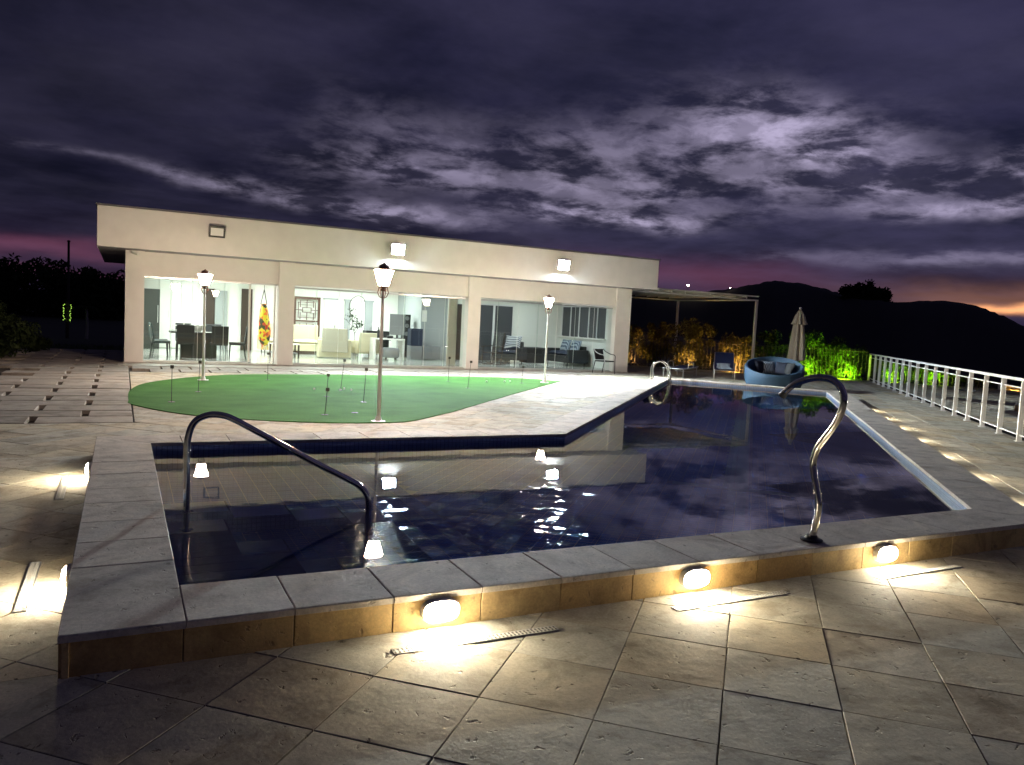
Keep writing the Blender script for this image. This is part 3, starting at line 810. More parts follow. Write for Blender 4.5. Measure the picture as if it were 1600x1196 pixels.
    hb('head_rail', 'white_metal', 12.1, 13.7, 27.43, 27.497, 2.201, 2.25, parent=dd)
    d3 = hb('sliding_door', 'blind', 11.05, 11.75, 27.45, 27.498, .065, 2.18)
    hb('leaf', 'dark_wood', 11.1, 11.65, 27.42, 27.449, .07, 2.14, parent=d3)
    # back wall of the large room: cupboard fronts, doorways, inner doors
    for k in range(4): 
        cb = hb('cupboard_front', 'room_white', 1.15+k*.36, 1.503+k*.36, 30.24, 30.298, .08, 2.7)
        hb('handle', 'alu', 1.44+k*.36, 1.455+k*.36, 30.22, 30.24, 1.15, 1.4, parent=cb)
    hb('doorway', 'dark_wood', 2.62, 2.98, 30.24, 30.299, .062, 2.25)
    hb('inner_door', 'room_grey', 2.99, 3.40, 30.2, 30.299, .062, 2.2)
    hb('doorway', 'dark_wood', 3.90, 4.28, 30.22, 30.299, .062, 2.32)
    for x0, x1 in ((6.95, 7.42), (7.75, 7.95), (8.55, 8.85)):
        dd = hb('inner_door', 'room_grey' if x0 > 7.5 else 'white_paint', x0, x1, 30.22, 30.299, .062, 2.1)
        hb('door_frame', 'room_grey', x0-.05, x1+.05, 30.25, 30.2985, 2.101, 2.16, parent=dd)
        hb('handle', 'alu', x1-.08, x1-.05, 30.18, 30.22, 1.0, 1.15, parent=dd)
    # security camera under the eaves
    c = B(); c.tube([(.22, 22.75, 2.9), (.34, 22.68, 2.86)], .035, 10); c.tube([(.2, 22.8, 2.965), (.2, 22.8, 2.9)], .015, 6)
    c.build('security_camera', 'white_paint', house, True)
build_house()
slab = struct(B().box(-.1, 16.55, 22.0, 22.895, -.1, .012).build('terrace_slab', 'slab_stone'))

# lattice screen of dark wood
def build_lattice():
    t = thing('lattice_screen', 'dark brown wooden fretwork screen on the white back wall', 'screen', (6.25, 30.1, .06))
    x0, x1, z0, z1 = -.50, .50, 0, 2.10
    b = B()
    b.box(x0, x0+.09, -.03, .03, z0, z1).box(x1-.09, x1, -.03, .03, z0, z1).box(x0+.09, x1-.09, -.03, .03, z1-.09, z1).box(x0+.09, x1-.09, -.03, .03, z0, z0+.12).box(x0+.09, x1-.09, -.03, .03, 1.16, 1.21)
    b.build('frame', 'lattice_wood', t)
    def ring(cx, cz, w, h, s=.022):
        q = B(); q.box(cx-w, cx+w, -.02, .02, cz+h-s, cz+h).box(cx-w, cx+w, -.02, .02, cz-h, cz-h+s).box(cx-w, cx-w+s, -.02, .02, cz-h+s, cz+h-s).box(cx+w-s, cx+w, -.02, .02, cz-h+s, cz+h-s); q.build('fret', 'lattice_wood', t)
    for cz in (1.6, .72):
        ring(0, cz, .17, .10); ring(0, cz, .33, .30)
        for sx in (-1, 1):
            for sz in (-1, 1):
                B().box(sx*.25-.012, sx*.25+.012, -.018, .018, min(cz+sz*.10, cz+sz*.36), max(cz+sz*.10, cz+sz*.36)).build('fret', 'lattice_wood', t)
        B().box(-.012, .012, -.018, .018, cz+.10, cz+.38).box(-.012, .012, -.018, .018, cz-.38, cz-.10).box(-.41, -.17, -.018, .018, cz-.012, cz+.012).box(.17, .41, -.018, .018, cz-.012, cz+.012).build('fret', 'lattice_wood', t)
build_lattice()

# ------------------------------------------------------------------ lamps
def floodlight(x, z, lit, label):
    t = thing('floodlight', label, 'floodlight', (x, 22.0, z), group='floodlights on the fascia')
    B().box(-.06, .06, -.012, -.001, -.05, .05).tube([(0, -.01, 0), (0, -.09, -.01)], .018, 8).build('bracket', 'black_metal', t)
    def bx(x0, x1, y0, y1, z0, z1):
        vs = [q @ Vector((xx, yy, zz))+Vector((0, -.15, 0)) for zz in (z0, z1) for yy in (y0, y1) for xx in (x0, x1)]
        b = B(); b._add(vs, [(0, 2, 3, 1), (4, 5, 7, 6), (0, 1, 5, 4), (2, 6, 7, 3), (0, 4, 6, 2), (1, 3, 7, 5)]); return b
    q = Matrix.Rotation(R(12 if lit else 14), 3, 'X')
    bx(-.20, .20, -.03, .045, -.15, .15).build('housing', 'black_metal', t, bevel=.008)
    b = (bx(-.18, .18, -.034, -.0305, -.14, .14) if lit else bx(-.155, .155, -.034, -.0305, -.10, .10)).build('lens', 'flood_glow' if lit else 'porcelain', t)
floodlight(2.17, 3.55, False, 'unlit black floodlight on the left of the fascia')
floodlight(7.07, 3.52, True, 'brightly lit floodlight in the middle of the fascia')
floodlight(12.59, 3.50, True, 'brightly lit floodlight towards the right of the fascia')

def lamp_post(loc, label):
    t = thing('lamp_post', label, 'lamp post', loc, group='white lamp posts on the putting green')
    B().lathe([(.11, 0), (.11, .012), (.05, .02), (.045, .06), (.03, .09)], 16).build('base', 'pole_white', t, smooth=True)
    B().tube([(0, 0, .08), (0, 0, 1.0), (0, 0, 1.98)], [.030, .027, .022], 12).build('pole', 'pole_white', t, smooth=True)
    B().lathe([(.022, 1.96), (.045, 1.975), (.045, 1.99), (.02, 2.0), (.075, 2.03), (.08, 2.04)], 12).build('collar', 'lantern_metal', t, smooth=True)
    for k in range(4):
        a = k*math.pi/2+.785; c, s = math.cos(a), math.sin(a)
        B().tube([(c*.022, s*.022, 1.86), (c*.06, s*.06, 1.88), (c*.09, s*.09, 1.94), (c*.07, s*.07, 2.0), (c*.075, s*.075, 2.04)], .007, 6).build('scroll', 'lantern_metal', t, smooth=True)
    r0, r1, z0, z1 = .075, .145, 2.04, 2.27; n = 6
    for k in range(n):
        a0, a1 = 2*math.pi*k/n+.02, 2*math.pi*(k+1)/n-.02
        p = B(); p._add([(r0*math.cos(a0), r0*math.sin(a0), z0), (r0*math.cos(a1), r0*math.sin(a1), z0), (r1*math.cos(a1), r1*math.sin(a1), z1), (r1*math.cos(a0), r1*math.sin(a0), z1)], [(0, 1, 2, 3)])
        p.build('lantern_pane', 'lantern_glow', t)
        a = 2*math.pi*k/n
        B().tube([(r0*1.02*math.cos(a), r0*1.02*math.sin(a), z0), (r1*1.02*math.cos(a), r1*1.02*math.sin(a), z1)], .006, 5).build('lantern_rib', 'lantern_metal', t)
    B().lathe([(.158, 2.272), (.158, 2.279), (.078, 2.288), (.080, 2.318), (.066, 2.345), (.03, 2.358), (.004, 2.385)], 12).build('roof', 'lantern_metal', t, smooth=True)
lamp_post((1.57, 18.0, .012), 'white lamp post with a lit lantern at the far left of the putting green')
lamp_post((3.47, 11.35, .0), 'white lamp post with a lit lantern at the near edge of the green')
lamp_post((10.24, 18.45, .012), 'white lamp post with a lit lantern at the right tip of the putting green')

def wall_lamp(loc, rz, label):
    t = thing('wall_lamp', label, 'wall lamp', loc, rz, group='bulkhead lamps on the pool wall')
    def oval(rx, rz_, y, n=24, p=2.6): 
        return [(math.copysign(abs(math.cos(a))**(2/p), math.cos(a))*rx, y, math.copysign(abs(math.sin(a))**(2/p), math.sin(a))*rz_) for a in [2*math.pi*k/n for k in range(n)]]
    def loft(rings):
        b = B(); n = len(rings[0]); vs = [v for r in rings for v in r]; fs = [(i*n+k, i*n+(k+1) % n, (i+1)*n+(k+1) % n, (i+1)*n+k) for i in range(len(rings)-1) for k in range(n)]
        fs.append(tuple((len(rings)-1)*n+k for k in range(n))); b._add(vs, fs); return b
    loft([oval(.106, .062, 0), oval(.106, .062, -.034), oval(.101, .058, -.040), oval(.094, .052, -.040)]).build('base', 'lamp_body', t, smooth=True)
    loft([oval(.095, .053, -.0395), oval(.090, .049, -.050), oval(.068, .036, -.060), oval(.035, .018, -.064)]).build('lens', 'lamp_glow', t, smooth=True)
yw = OUT[0][1]+.012-.0005
for x, lb in ((1.49, 'lit oval wall lamp on the front of the pool, left of three'), (3.16, 'lit oval wall lamp on the front of the pool, middle of three'), (4.88, 'lit oval wall lamp on the front of the pool, right of three')):
    wall_lamp((x, yw, .094), 0, lb)
for y, lb in ((4.77, 'lit oval wall lamp on the left end of the pool, nearer of two'), (7.84, 'lit oval wall lamp on the left end of the pool, farther of two')):
    wall_lamp((OUT[0][0]+.0115, y, .094), R(-90), lb)
d01 = (Vector((*OUT[2], 0))-Vector((*OUT[1], 0))).normalized()
ords = ('first', 'second', 'third', 'fourth', 'fifth', 'sixth', 'seventh')
for k in range(7):
    p = Vector((*OUT[1], 0))+d01*(1.6+1.75*k)-Vector((d01.y, -d01.x, 0))*.0115
    wall_lamp((p.x, p.y, .094), math.atan2(d01.y, d01.x), 'lit oval lamp on the slanted pool side, %s from the near corner' % ords[k])

# ------------------------------------------------------------------ drains in the deck
def drain(c, L, rz, label):
    t = thing('floor_drain', label, 'drain', (c[0], c[1], .0005), rz, group='slotted floor drains')
    w = .03
    B().box(-L/2, L/2, -w, -w+.006, -.004, .0036).box(-L/2, L/2, w-.006, w, -.004, .0036).box(-L/2, -L/2+.006, -w+.006, w-.006, -.004, .0036).box(L/2-.006, L/2, -w+.006, w-.006, -.004, .0036).build('frame', 'alu', t)
    g = B(); k = int(L/.022)
    for i in range(k):
        x = -L/2+.01+(L-.02)*(i+.5)/k; g.box(x-.006, x+.006, -w+.006, w-.006, -.003, .0035)
    g.box(-L/2, L/2, -.003, .003, -.003, .0032); g.build('grate', 'grate_metal', t)
    B().box(-L/2+.006, L/2-.006, -w+.006, w-.006, -.0045, -.0035).build('channel', 'black_metal', t).location.z = .0058
drain((1.62, 3.455), .90, 0, 'slotted metal drain in the deck before the left front lamp')
drain((3.30, 3.475), .88, 0, 'slotted metal drain in the deck before the middle front lamp')
drain((5.02, 3.49), .85, 0, 'slotted metal drain in the deck before the right front lamp')
drain((-.455, 4.98), .85, R(90), 'slotted metal drain beside the nearer lamp of the left pool end')
drain((-.44, 7.57), .90, R(90), 'slotted metal drain beside the farther lamp of the left pool end')

def build_debris():
    r3 = random.Random(21); b = B()
    for k in range(150):
        x, y = r3.uniform(-3, 6.5), r3.uniform(1.2, 3.6) if k < 110 else r3.uniform(3.7, 11)
        if y > 3.6 and (x > -.4): x = r3.uniform(-3, -.5)
        a = r3.uniform(0, 6.28); l = r3.uniform(.005, .016); w = l*r3.uniform(.25, .6); c, s = math.cos(a), math.sin(a)
        p = [(-l, 0, .003), (0, -w, .004), (l, 0, .003+r3.uniform(0, .006)), (0, w, .005)]
        b._add([(x+px*c-py*s, y+px*s+py*c, pz) for px, py, pz in p], [(0, 1, 2, 3)])
    o = b.build('leaf_litter', 'litter'); o['kind'] = 'stuff'; o['label'] = 'tiny dry leaf bits scattered over the stone deck'; o['category'] = 'leaf litter'
build_debris()
# ------------------------------------------------------------------ pool rails
def smooth_path(pts, k=6):
    P = [Vector(p) for p in pts]; out = []
    for i in range(len(P)-1):
        p0, p1, p2, p3 = P[max(0, i-1)], P[i], P[i+1], P[min(len(P)-1, i+2)]
        for q in range(k):
            t = q/k; out.append(.5*((2*p1)+(-p0+p2)*t+(2*p0-5*p1+4*p2-p3)*t*t+(-p0+3*p1-3*p2+p3)*t**3))
    return out+[P[-1]]
def build_rails():
    t = thing('pool_handrail', 'bent steel handrail rising out of the water over the pool steps', 'handrail', (.449, 6.246, -.094))
    P = [(.449, 6.246, -.094), (.447, 6.246, .15), (.445, 6.247, .344), (.441, 6.248, .539), (.455, 6.245, .65), (.480, 6.24, .718), (.525, 6.227, .765), (.603, 6.207, .794), (.683, 6.186, .789), (.759, 6.167, .762), (.918, 6.126, .675), (1.125, 6.073, .56), (1.384, 6.007, .418), (1.60, 5.952, .305), (1.69, 5.929, .25), (1.74, 5.916, .18), (1.755, 5.912, .08), (1.755, 5.912, -.2), (1.755, 5.912, -.695)]
    B().tube(smooth_path(P), .0245, 14).build('tube', 'steel', t, True, smooth=True)
    B().lathe([(.05, 0), (.05, .01), (.03, .018)], 14, (.449, 6.246, -.094)).build('flange', 'steel', t, True, smooth=True)
    B().lathe([(.05, 0), (.05, .01), (.03, .018)], 14, (1.755, 5.912, -.694)).build('flange', 'steel', t, True, smooth=True)
    # swan-neck spout on the near coping
    t = thing('pool_spout', 'wavy swan neck steel pipe standing on the near rim of the pool', 'spout', (4.31, 3.82, .19))
    Q = [(3.82, .19), (3.80, .28), (3.785, .38), (3.785, .47), (3.815, .57), (3.845, .66), (3.858, .74), (3.83, .84), (3.775, .92), (3.71, 1.01), (3.66, 1.11), (3.645, 1.20), (3.68, 1.275), (3.76, 1.322), (3.88, 1.325), (4.0, 1.295), (4.09, 1.255), (4.16, 1.20)]
    B().tube(smooth_path([(4.31, a, b) for a, b in Q], 5), .0235, 14).build('tube', 'steel', t, True, smooth=True)
    B().lathe([(.075, 0), (.075, .012), (.045, .02), (.035, .04)], 16, (4.31, 3.82, .191)).build('flange', 'black_metal', t, True, smooth=True)
    B().tube([(4.31, 4.16, 1.20), (4.31, 4.19, 1.165)], [.024, .03], 12).build('nozzle', 'black_metal', t, True, smooth=True)
    # ladder at the far left corner
    c = Vector((*POOL[3], 0)); dl = (Vector((*POOL[4], 0))-c).normalized(); inn = Vector((-dl.y, dl.x, 0)) 
    if (Vector((11, 11, 0))-c).dot(inn) < 0: inn = -inn
    c0 = c+dl*.55
    t = thing('pool_ladder', 'steel ladder with two arched rails at the far corner of the pool', 'ladder', (c0.x, c0.y, .19))
    rails = []
    for s in (-.25, .25):
        b = c0+dl*s
        pts = [b-inn*.42+Vector((0, 0, .19)), b-inn*.42+Vector((0, 0, .5)), b-inn*.34+Vector((0, 0, .66)), b-inn*.16+Vector((0, 0, .71)), b+inn*.0+Vector((0, 0, .58)), b+inn*.07+Vector((0, 0, .25)), b+inn*.08+Vector((0, 0, -.1)), b+inn*.08+Vector((0, 0, -.55))]
        B().tube(smooth_path([tuple(p) for p in pts], 5), .022, 10).build('rail', 'steel', t, True, smooth=True)
    for z in (-.12, -.36):
        a, b = c0-dl*.25+inn*.08, c0+dl*.25+inn*.08
        B().tube([(a.x, a.y, z), (b.x, b.y, z)], .018, 8).build('rung', 'steel', t, True)
build_rails()

# ------------------------------------------------------------------ flags and balls on the putting green
def flag(x, y, h, rz, lean, label, flagged=True):
    t = thing('putting_flag', label, 'flag', (x, y, .016), rz, group='small flags of the putting green')
    B().lathe([(.055, 0), (.055, .004), (.004, .005)], 14).build('cup_rim', 'black_metal', t)
    B().tube([(0, 0, .004), (lean*.5, 0, h*.5), (lean, 0, h)], .005, 6).build('stick', 'black_metal', t)
    if flagged: B().box(lean-.028, lean+.03, -.003, .003, h-.05, h+.003).build('flag_plate', 'flag_dark', t)
flags = [(.73, 13.82, .60, 0, 'thin putting flag at the left end of the green', True), (1.27, 15.47, .58, .02, 'thin putting flag before the left lamp post', True), (2.95, 18.21, .62, .0, 'thin putting flag at the back of the green below the hammock chair', True),
         (2.83, 12.07, .42, .03, 'thin putting flag nearest to the pool edge of the green', True), (3.48, 14.75, .43, .02, 'thin putting flag in the middle of the green, left of the ball group', True), (4.06, 15.99, .64, .06, 'thin putting flag beside the group of golf balls', True),
         (3.93, 13.80, .62, .03, 'thin putting flag just left of the middle lamp post', True), (7.44, 18.46, .62, .01, 'thin putting flag in line with the dark inner curtain door', True), (7.20, 16.63, .64, .05, 'thin putting flag before the third house column', True), (9.39, 18.15, .45, .02, 'thin putting flag left of the right lamp post', True)]
for x, y, h, ln, lb, fg in flags: flag(x, y, h, R(-27), ln, lb, fg)
tag(B().lathe([(.055, 0), (.055, .004), (.004, .005)], 14, (3.36, 12.28, .016)).build('putting_cup', 'black_metal'), 'empty black putting cup at the near side of the green', 'cup')
for x, y, lb in ((3.52, 16.01, 'white golf ball lying alone at the left of the ball group'), (3.71, 15.71, 'white golf ball beside the short middle flag'), (4.02, 15.85, 'white golf ball at the foot of the flag by the ball group'), (4.17, 16.13, 'white golf ball behind the flag of the ball group'), (4.25, 15.87, 'white golf ball at the right of the ball group'),
                 (8.49, 18.4, 'white golf ball alone on the right part of the green'), (9.05, 18.48, 'white golf ball left one of the pair near the right lamp post'), (9.22, 18.49, 'white golf ball right one of the pair near the right lamp post')):
    tag(B().ball((x, y, .037), .0215, 12).build('golf_ball', 'ball_white', smooth=True), lb, 'golf ball', 'golf balls on the green')

# ------------------------------------------------------------------ railing and fence
def build_railing():
    t = thing('railing', 'white metal railing with glass panels along the right edge of the deck', 'railing', (18.0, 12.4, 0))
    q0 = FENCE0-U*(FENCE0-RAIL0).dot(U); base = RAIL0
    L0, L1 = -9.0, (FENCE0-RAIL0).dot(U)
    def P(s, o=0.0): return base+U*s+V*o
    def bar(s0, s1, w, z0, z1, nm):
        b = B(); p = [P(s0, -w), P(s1, -w), P(s1, w), P(s0, w)]
        p = [(v.x, v.y) for v in p]
        p = p if area(p) > 0 else p[::-1]
        b.prism(p, z0, z1); b.build(nm, 'white_metal', t, True, bevel=.006)
    bar(L0, L1, .035, 1.035, 1.085, 'top_rail'); bar(L0, L1, .012, .905, .93, 'middle_rail'); bar(L0, L1, .012, .10, .125, 'bottom_rail')
    s = L0+.2
    k = 0; st = []
    while s < L1: st.append(s); s += 1.13
    st[-1] = L1-.05
    for i, s in enumerate(st):
        p = P(s); rot = math.atan2(U.y, U.x)
        B().box(p.x-.026, p.x+.026, p.y-.04, p.y+.04, .0, 1.034, rot).box(p.x-.06, p.x+.06, p.y-.06, p.y+.06, .0, .012, rot).build('post', 'white_metal', t, True, bevel=.004)
        if i+1 < len(st):
            a, b = P(s+.04), P(st[i+1]-.04)
            g = B(); g._add([(a.x, a.y, .13), (b.x, b.y, .13), (b.x, b.y, .90), (a.x, a.y, .90)], [(0, 1, 2, 3)]); g.build('glass_panel', 'rail_glass', t, True)
build_railing()
def build_fence():
    t = thing('picket_fence', 'dark metal picket fence behind the loungers and the daybed', 'fence', (22.5, 25.1, 0))
    d = -V; L = 13.5
    def P(s): return FENCE0+d*s
    a, b = P(.15), P(L)
    for z in (.12, 1.15): B().tube([(a.x, a.y, z), (b.x, b.y, z)], .016, 6).build('rail', 'black_metal', t, True)
    s = .15
    while s < L:
        p = P(s); B().box(p.x-.012, p.x+.012, p.y-.012, p.y+.012, 0, 1.25).build('picket', 'black_metal', t, True); s += .15
build_fence()

# ------------------------------------------------------------------ plants
def leaf_cloud(r3, n, size, spots, flat=.0, long=1.0):
    """leaves gathered in clumps spread through the crown"""
    b = B()
    for k in range(n):
        cx, cyy, cz, cr = r3.choice(spots)
        v = Vector((r3.gauss(0, 1), r3.gauss(0, 1), r3.gauss(0, 1))).normalized()*cr*(r3.random()**.45)
        p = Vector((cx, cyy, cz))+v*Vector((1, 1, .85)).length/1.65
        if p.z < .02: p.z = r3.uniform(.02, .3)
        a = Vector((r3.gauss(0, 1), r3.gauss(0, 1), r3.gauss(.3, 1))).normalized(); c = a.cross(Vector((r3.gauss(0, 1), r3.gauss(0, 1), r3.gauss(0, 1)))).normalized()
        s = size*r3.uniform(.6, 1.35)
        b0 = len(b.v); b.v += [tuple(p-a*s*long), tuple(p+c*s*.45), tuple(p+a*s*long), tuple(p-c*s*.45)]; b.f.append((b0, b0+1, b0+2, b0+3))
    return b
def shrub(loc, h, w, mat, label, seed, n=2600, group=None, size=.055, name='shrub', long=1.3):
    r3 = random.Random(seed); t = thing(name, label, 'shrub' if name != 'tree' else 'tree', loc, r3.uniform(0, 6), group)
    spots = []
    for k in range(26):
        a, rr = r3.uniform(0, 6.28), w*math.sqrt(r3.random())*.85; z = h*(.12+.78*r3.random())
        f = 1-.45*(z/h)**2; spots.append((rr*f*math.cos(a), rr*f*math.sin(a), z, w*r3.uniform(.16, .42)))
    leaf_cloud(r3, n, size, spots, long=long).build('crown', mat, t)
    tr = B()
    for k in range(5):
        s = spots[k*3]; tr.tube([(rng.uniform(-.05, .05), rng.uniform(-.05, .05), -.1), (s[0]*.4, s[1]*.4, s[2]*.55), (s[0], s[1], s[2])], [.03*h/1.5, .02*h/1.5, .006], 6)
    tr.build('trunk', 'bark', t); return t
def fp(s, o): p = FENCE0-V*s+U*o; return (p.x, p.y, -.13)
G = 'shrubs along the fence'
shrub(fp(.8, .9), 1.7, 1.0, 'leaf_green', 'bright green shrub behind the fence next to the railing corner', 1, 6000, G)
shrub(fp(2.3, .9), 1.9, 1.0, 'leaf_green', 'green lit shrub behind the fence just right of the folded parasol', 2, 6000, G)
shrub(fp(1.55, .75), 1.55, .85, 'leaf_green', 'green shrub in the middle of the green lit hedge', 9, 5200, G)
shrub(fp(3.8, 1.2), 1.9, .9, 'leaf_dark', 'dim shrub behind the fence left of the folded parasol', 3, 2400, G)
shrub(fp(5.2, .9), 1.7, 1.0, 'leaf_warm', 'amber lit shrub behind the fence between lounger and daybed', 4, 4200, G)
shrub(fp(6.8, 1.0), 2.2, 1.1, 'leaf_warm', 'tall amber lit shrub behind the two loungers', 5, 4200, G)
shrub(fp(8.3, 1.1), 2.1, 1.1, 'leaf_warm', 'brownish shrub behind the left lounger', 6, 3600, G)
shrub(fp(9.9, 1.1), 1.9, 1.1, 'leaf_warm', 'dim shrub under the pergola near the house corner', 7, 3200, G)
shrub(fp(11.4, 1.2), 1.8, 1.1, 'leaf_warm', 'faint shrub half hidden behind the right house corner', 8, 2600, G)
def garden_spot(loc, aim, mat, label, hood=.15):
    t = thing('garden_spotlight', label, 'spotlight', loc)
    B().tube([(0, 0, 0), (0, 0, .10)], .012, 6).build('spike', 'black_metal', t)
    a = (Vector(aim)-Vector(loc)-Vector((0, 0, .14))).normalized(); c = Vector((0, 0, .14))
    B().tube([tuple(c-a*.05), tuple(c+a*.05)], [.045, .055], 14).build('housing', 'black_metal', t)
    if hood: B().tube([tuple(c+a*.051), tuple(c+a*hood)], .056, 16, caps=False).build('hood', 'black_metal', t)
    s = a.cross(Vector((0, 0, 1))).normalized(); u = a.cross(s); ce = c+a*.0505
    b = B(); b._add([tuple(ce+.048*(math.cos(2*math.pi*k/16)*s+math.sin(2*math.pi*k/16)*u)) for k in range(16)], [tuple(range(16))]); o = b.build('lens', mat, t)
    if o.data.polygons[0].normal.dot(a) < 0: o.data.flip_normals()
def fq(s, o, z=0): p = FENCE0-V*s+U*o; return (p.x, p.y, z)
garden_spot(fq(.9, -.45), fq(.8, .9, .7), 'green_glow', 'green garden spotlight before the fence near the railing corner', .085)
garden_spot(fq(2.4, -.45), fq(2.3, .9, .8), 'green_glow', 'green garden spotlight before the fence behind the daybed', .085)
garden_spot(fq(5.0, -.45), fq(5.4, .9, .55), 'amber_glow', 'amber garden spotlight before the fence beside the pergola post', .10)
garden_spot(fq(7.0, -.4), fq(7.2, 1.0, .8), 'amber_glow_dim', 'amber garden spotlight before the fence behind the lounger')
garden_spot(fq(9.4, -.4), fq(9.5, 1.0, .7), 'amber_glow_dim', 'amber garden spotlight under the pergola behind the pool ladder')
# left garden
shrub((-3.0, 24.2, -.13), 1.75, 1.05, 'leaf_dark', 'dark leafy bush at the left edge beside the stepping stones', 11, 5200, 'bushes of the left garden')
shrub((-4.4, 27.5, -.13), 2.3, 1.4, 'leaf_dark', 'taller dark bush behind the bush at the left edge', 12, 4000, 'bushes of the left garden')
shrub((-2.3, 27.6, -.13), .55, .4, 'leaf_dark', 'small low plant at the far end of the stepping stones', 13, 900, 'bushes of the left garden')
def lawn_left():
    b = B(); r3 = random.Random(5)
    for k in range(16000):
        y = r3.uniform(16.5, 34); x = r3.uniform(-9, -2.0 if y < 30 else 4)
        if y < 28.6 and x > -2.1-.3*math.sin(y): continue
        a = r3.uniform(0, 6.28); l = r3.uniform(.03, .07)
        b0 = len(b.v); b.v += [(x-math.cos(a)*.01, y-math.sin(a)*.01, -.13), (x+math.cos(a)*.01, y+math.sin(a)*.01, -.13), (x+r3.gauss(0, .02), y+r3.gauss(0, .02), -.13+l+.05)]; b.f.append((b0, b0+1, b0+2))
    o = b.build('lawn_grass', 'leaf_green'); o['kind'] = 'stuff'; o['label'] = 'dark grass of the garden left of the stepping stones'; o['category'] = 'grass'
lawn_left()
tl = [(-16, 92, 5.6, 4.5, 'far dark tree at the left edge of the treeline'), (-11.5, 96, 5.1, 4.2, 'far dark tree second from the left in the treeline'), (-7.5, 90, 5.4, 4.4, 'far dark tree behind the utility pole'),
      (-4, 95, 4.9, 3.8, 'far dark tree right of the utility pole'), (-1.5, 88, 4.6, 3.6, 'far dark tree next to the left eaves'), (2.5, 92, 4.4, 3.8, 'far dark tree just hidden at the left house wall'), (-21, 90, 5.5, 4.5, 'far dark tree at the outer left of the treeline')]
for k, (x, y, h, w, lb) in enumerate(tl): shrub((x, y, -.25), h, w, 'leaf_dark', lb, 30+k, 4200, 'far trees left of the house', .26, 'tree', 1.1)
for k, (a, r, h, w, lb) in enumerate(((49.7, 395, 12, 7, 'rounded dark tree on the ridge, left of the clump'), (50.5, 398, 14, 8, 'tallest rounded dark tree of the clump on the ridge'), (51.3, 396, 11, 7, 'rounded dark tree on the ridge, right of the clump'))):
    shrub((r*math.sin(R(a)), r*math.cos(R(a)), 14.5), h, w, 'leaf_dark', lb, 50+k, 2200, 'trees on the ridge', .9, 'tree', 1.0)

# ------------------------------------------------------------------ pergola
def build_pergola():
    t = thing('pergola', 'white metal pergola with a thin flat roof at the right end of the house', 'pergola', (19.7, 26.5, 0))
    xa, xb, ya, yb = 16.47, 22.9, 24.0, 29.0
    for x, y in ((xb, ya), (xb, yb), (16.55, yb)):
        B().box(x-.045, x+.045, y-.045, y+.045, 0, 2.95).build('post', 'pole_white', t, True, bevel=.005)
    for y in (ya, yb): B().box(xa, xb+.06, y-.03, y+.03, 2.951, 3.0).build('beam', 'pole_white', t, True)
    for y in (ya, yb): B().box(xa, xb+.06, y-.03, y+.03, 3.10, 3.14).build('beam', 'pole_white', t, True)
    B().box(xb-.03, xb+.03, ya+.031, yb-.031, 2.951, 3.0).build('beam', 'pole_white', t, True)
    k = 0; x = xa+.3
    while x < xb:
        B().box(x-.015, x+.015, ya-.02, ya+.02, 3.0, 3.10).build('strut', 'pole_white', t, True)
        B().box(x-.02, x+.02, ya+.031, yb-.031, 3.05, 3.10).build('rafter', 'pole_white', t, True); x += .62
    B().box(xa, xb+.08, ya-.06, yb+.06, 3.141, 3.155).build('roof_sheet', 'white_paint', t, True)
build_pergola()

# ------------------------------------------------------------------ poolside furniture
def build_daybed():
    c = (17.9, 17.8, 0)
    t = thing('daybed', 'round blue wicker daybed with a sloping rim behind the pool', 'daybed', c)
    look = math.atan2(-c[1], -c[0]-0)      # faces the camera side
    n = 48; ro = .87; b = B(); vs = []; rings = []
    def rim(a):   # higher at the back
        d = math.cos(a-look); return .43+.50*(1-d)/2
    def ring(r, zf): return [(r*math.cos(2*math.pi*k/n), r*math.sin(2*math.pi*k/n), zf(2*math.pi*k/n)) for k in range(n)]
    prof = [(ro*.90, lambda a: .02), (ro*.97, lambda a: .18), (ro, lambda a: .30), (ro*1.01, lambda a: rim(a)-.04), (ro*.99, lambda a: rim(a)), (ro*.93, lambda a: rim(a)+.005), (ro*.90, lambda a: rim(a)-.05), (ro*.87, lambda a: .29), (ro*.05, lambda a: .285)]
    for r, z in prof: vs += ring(r, z)
    b._add(vs, [(i*n+k, i*n+(k+1) % n, (i+1)*n+(k+1) % n, (i+1)*n+k) for i in range(len(prof)-1) for k in range(n)])
    b.build('wicker_shell', 'wicker_blue', t, smooth=True)
    B().lathe([(.70, .286), (.74, .30), (.74, .36), (.70, .38), (.02, .382)], 40).build('mattress', 'cushion_dark', t, smooth=True)
    q = Matrix.Rotation(look, 3, 'Z')
    for i, (ang, rr, mt, lb, tl) in enumerate(((155, .48, 'cushion_dark', 'dark navy cushion at the left in the round daybed', 62), (200, .50, 'pattern_cloth', 'pale blue patterned cushion standing in the round daybed', 66), (228, .56, 'cushion_dark', 'dark cushion right of the patterned cushion in the daybed', 70), (128, .52, 'wicker_black', 'black cushion leaning on the left rim of the daybed', 60))):
        a = look+R(ang); p = Vector((c[0]+rr*math.cos(a), c[1]+rr*math.sin(a), .60))
        rot = Matrix.Rotation(a+math.pi, 3, 'Z') @ Matrix.Rotation(R(tl), 3, 'Y')
        tag(B().pillow(tuple(p), .21, .21, .07, rot).build('cushion', mt, smooth=True), lb, 'cushion')
build_daybed()
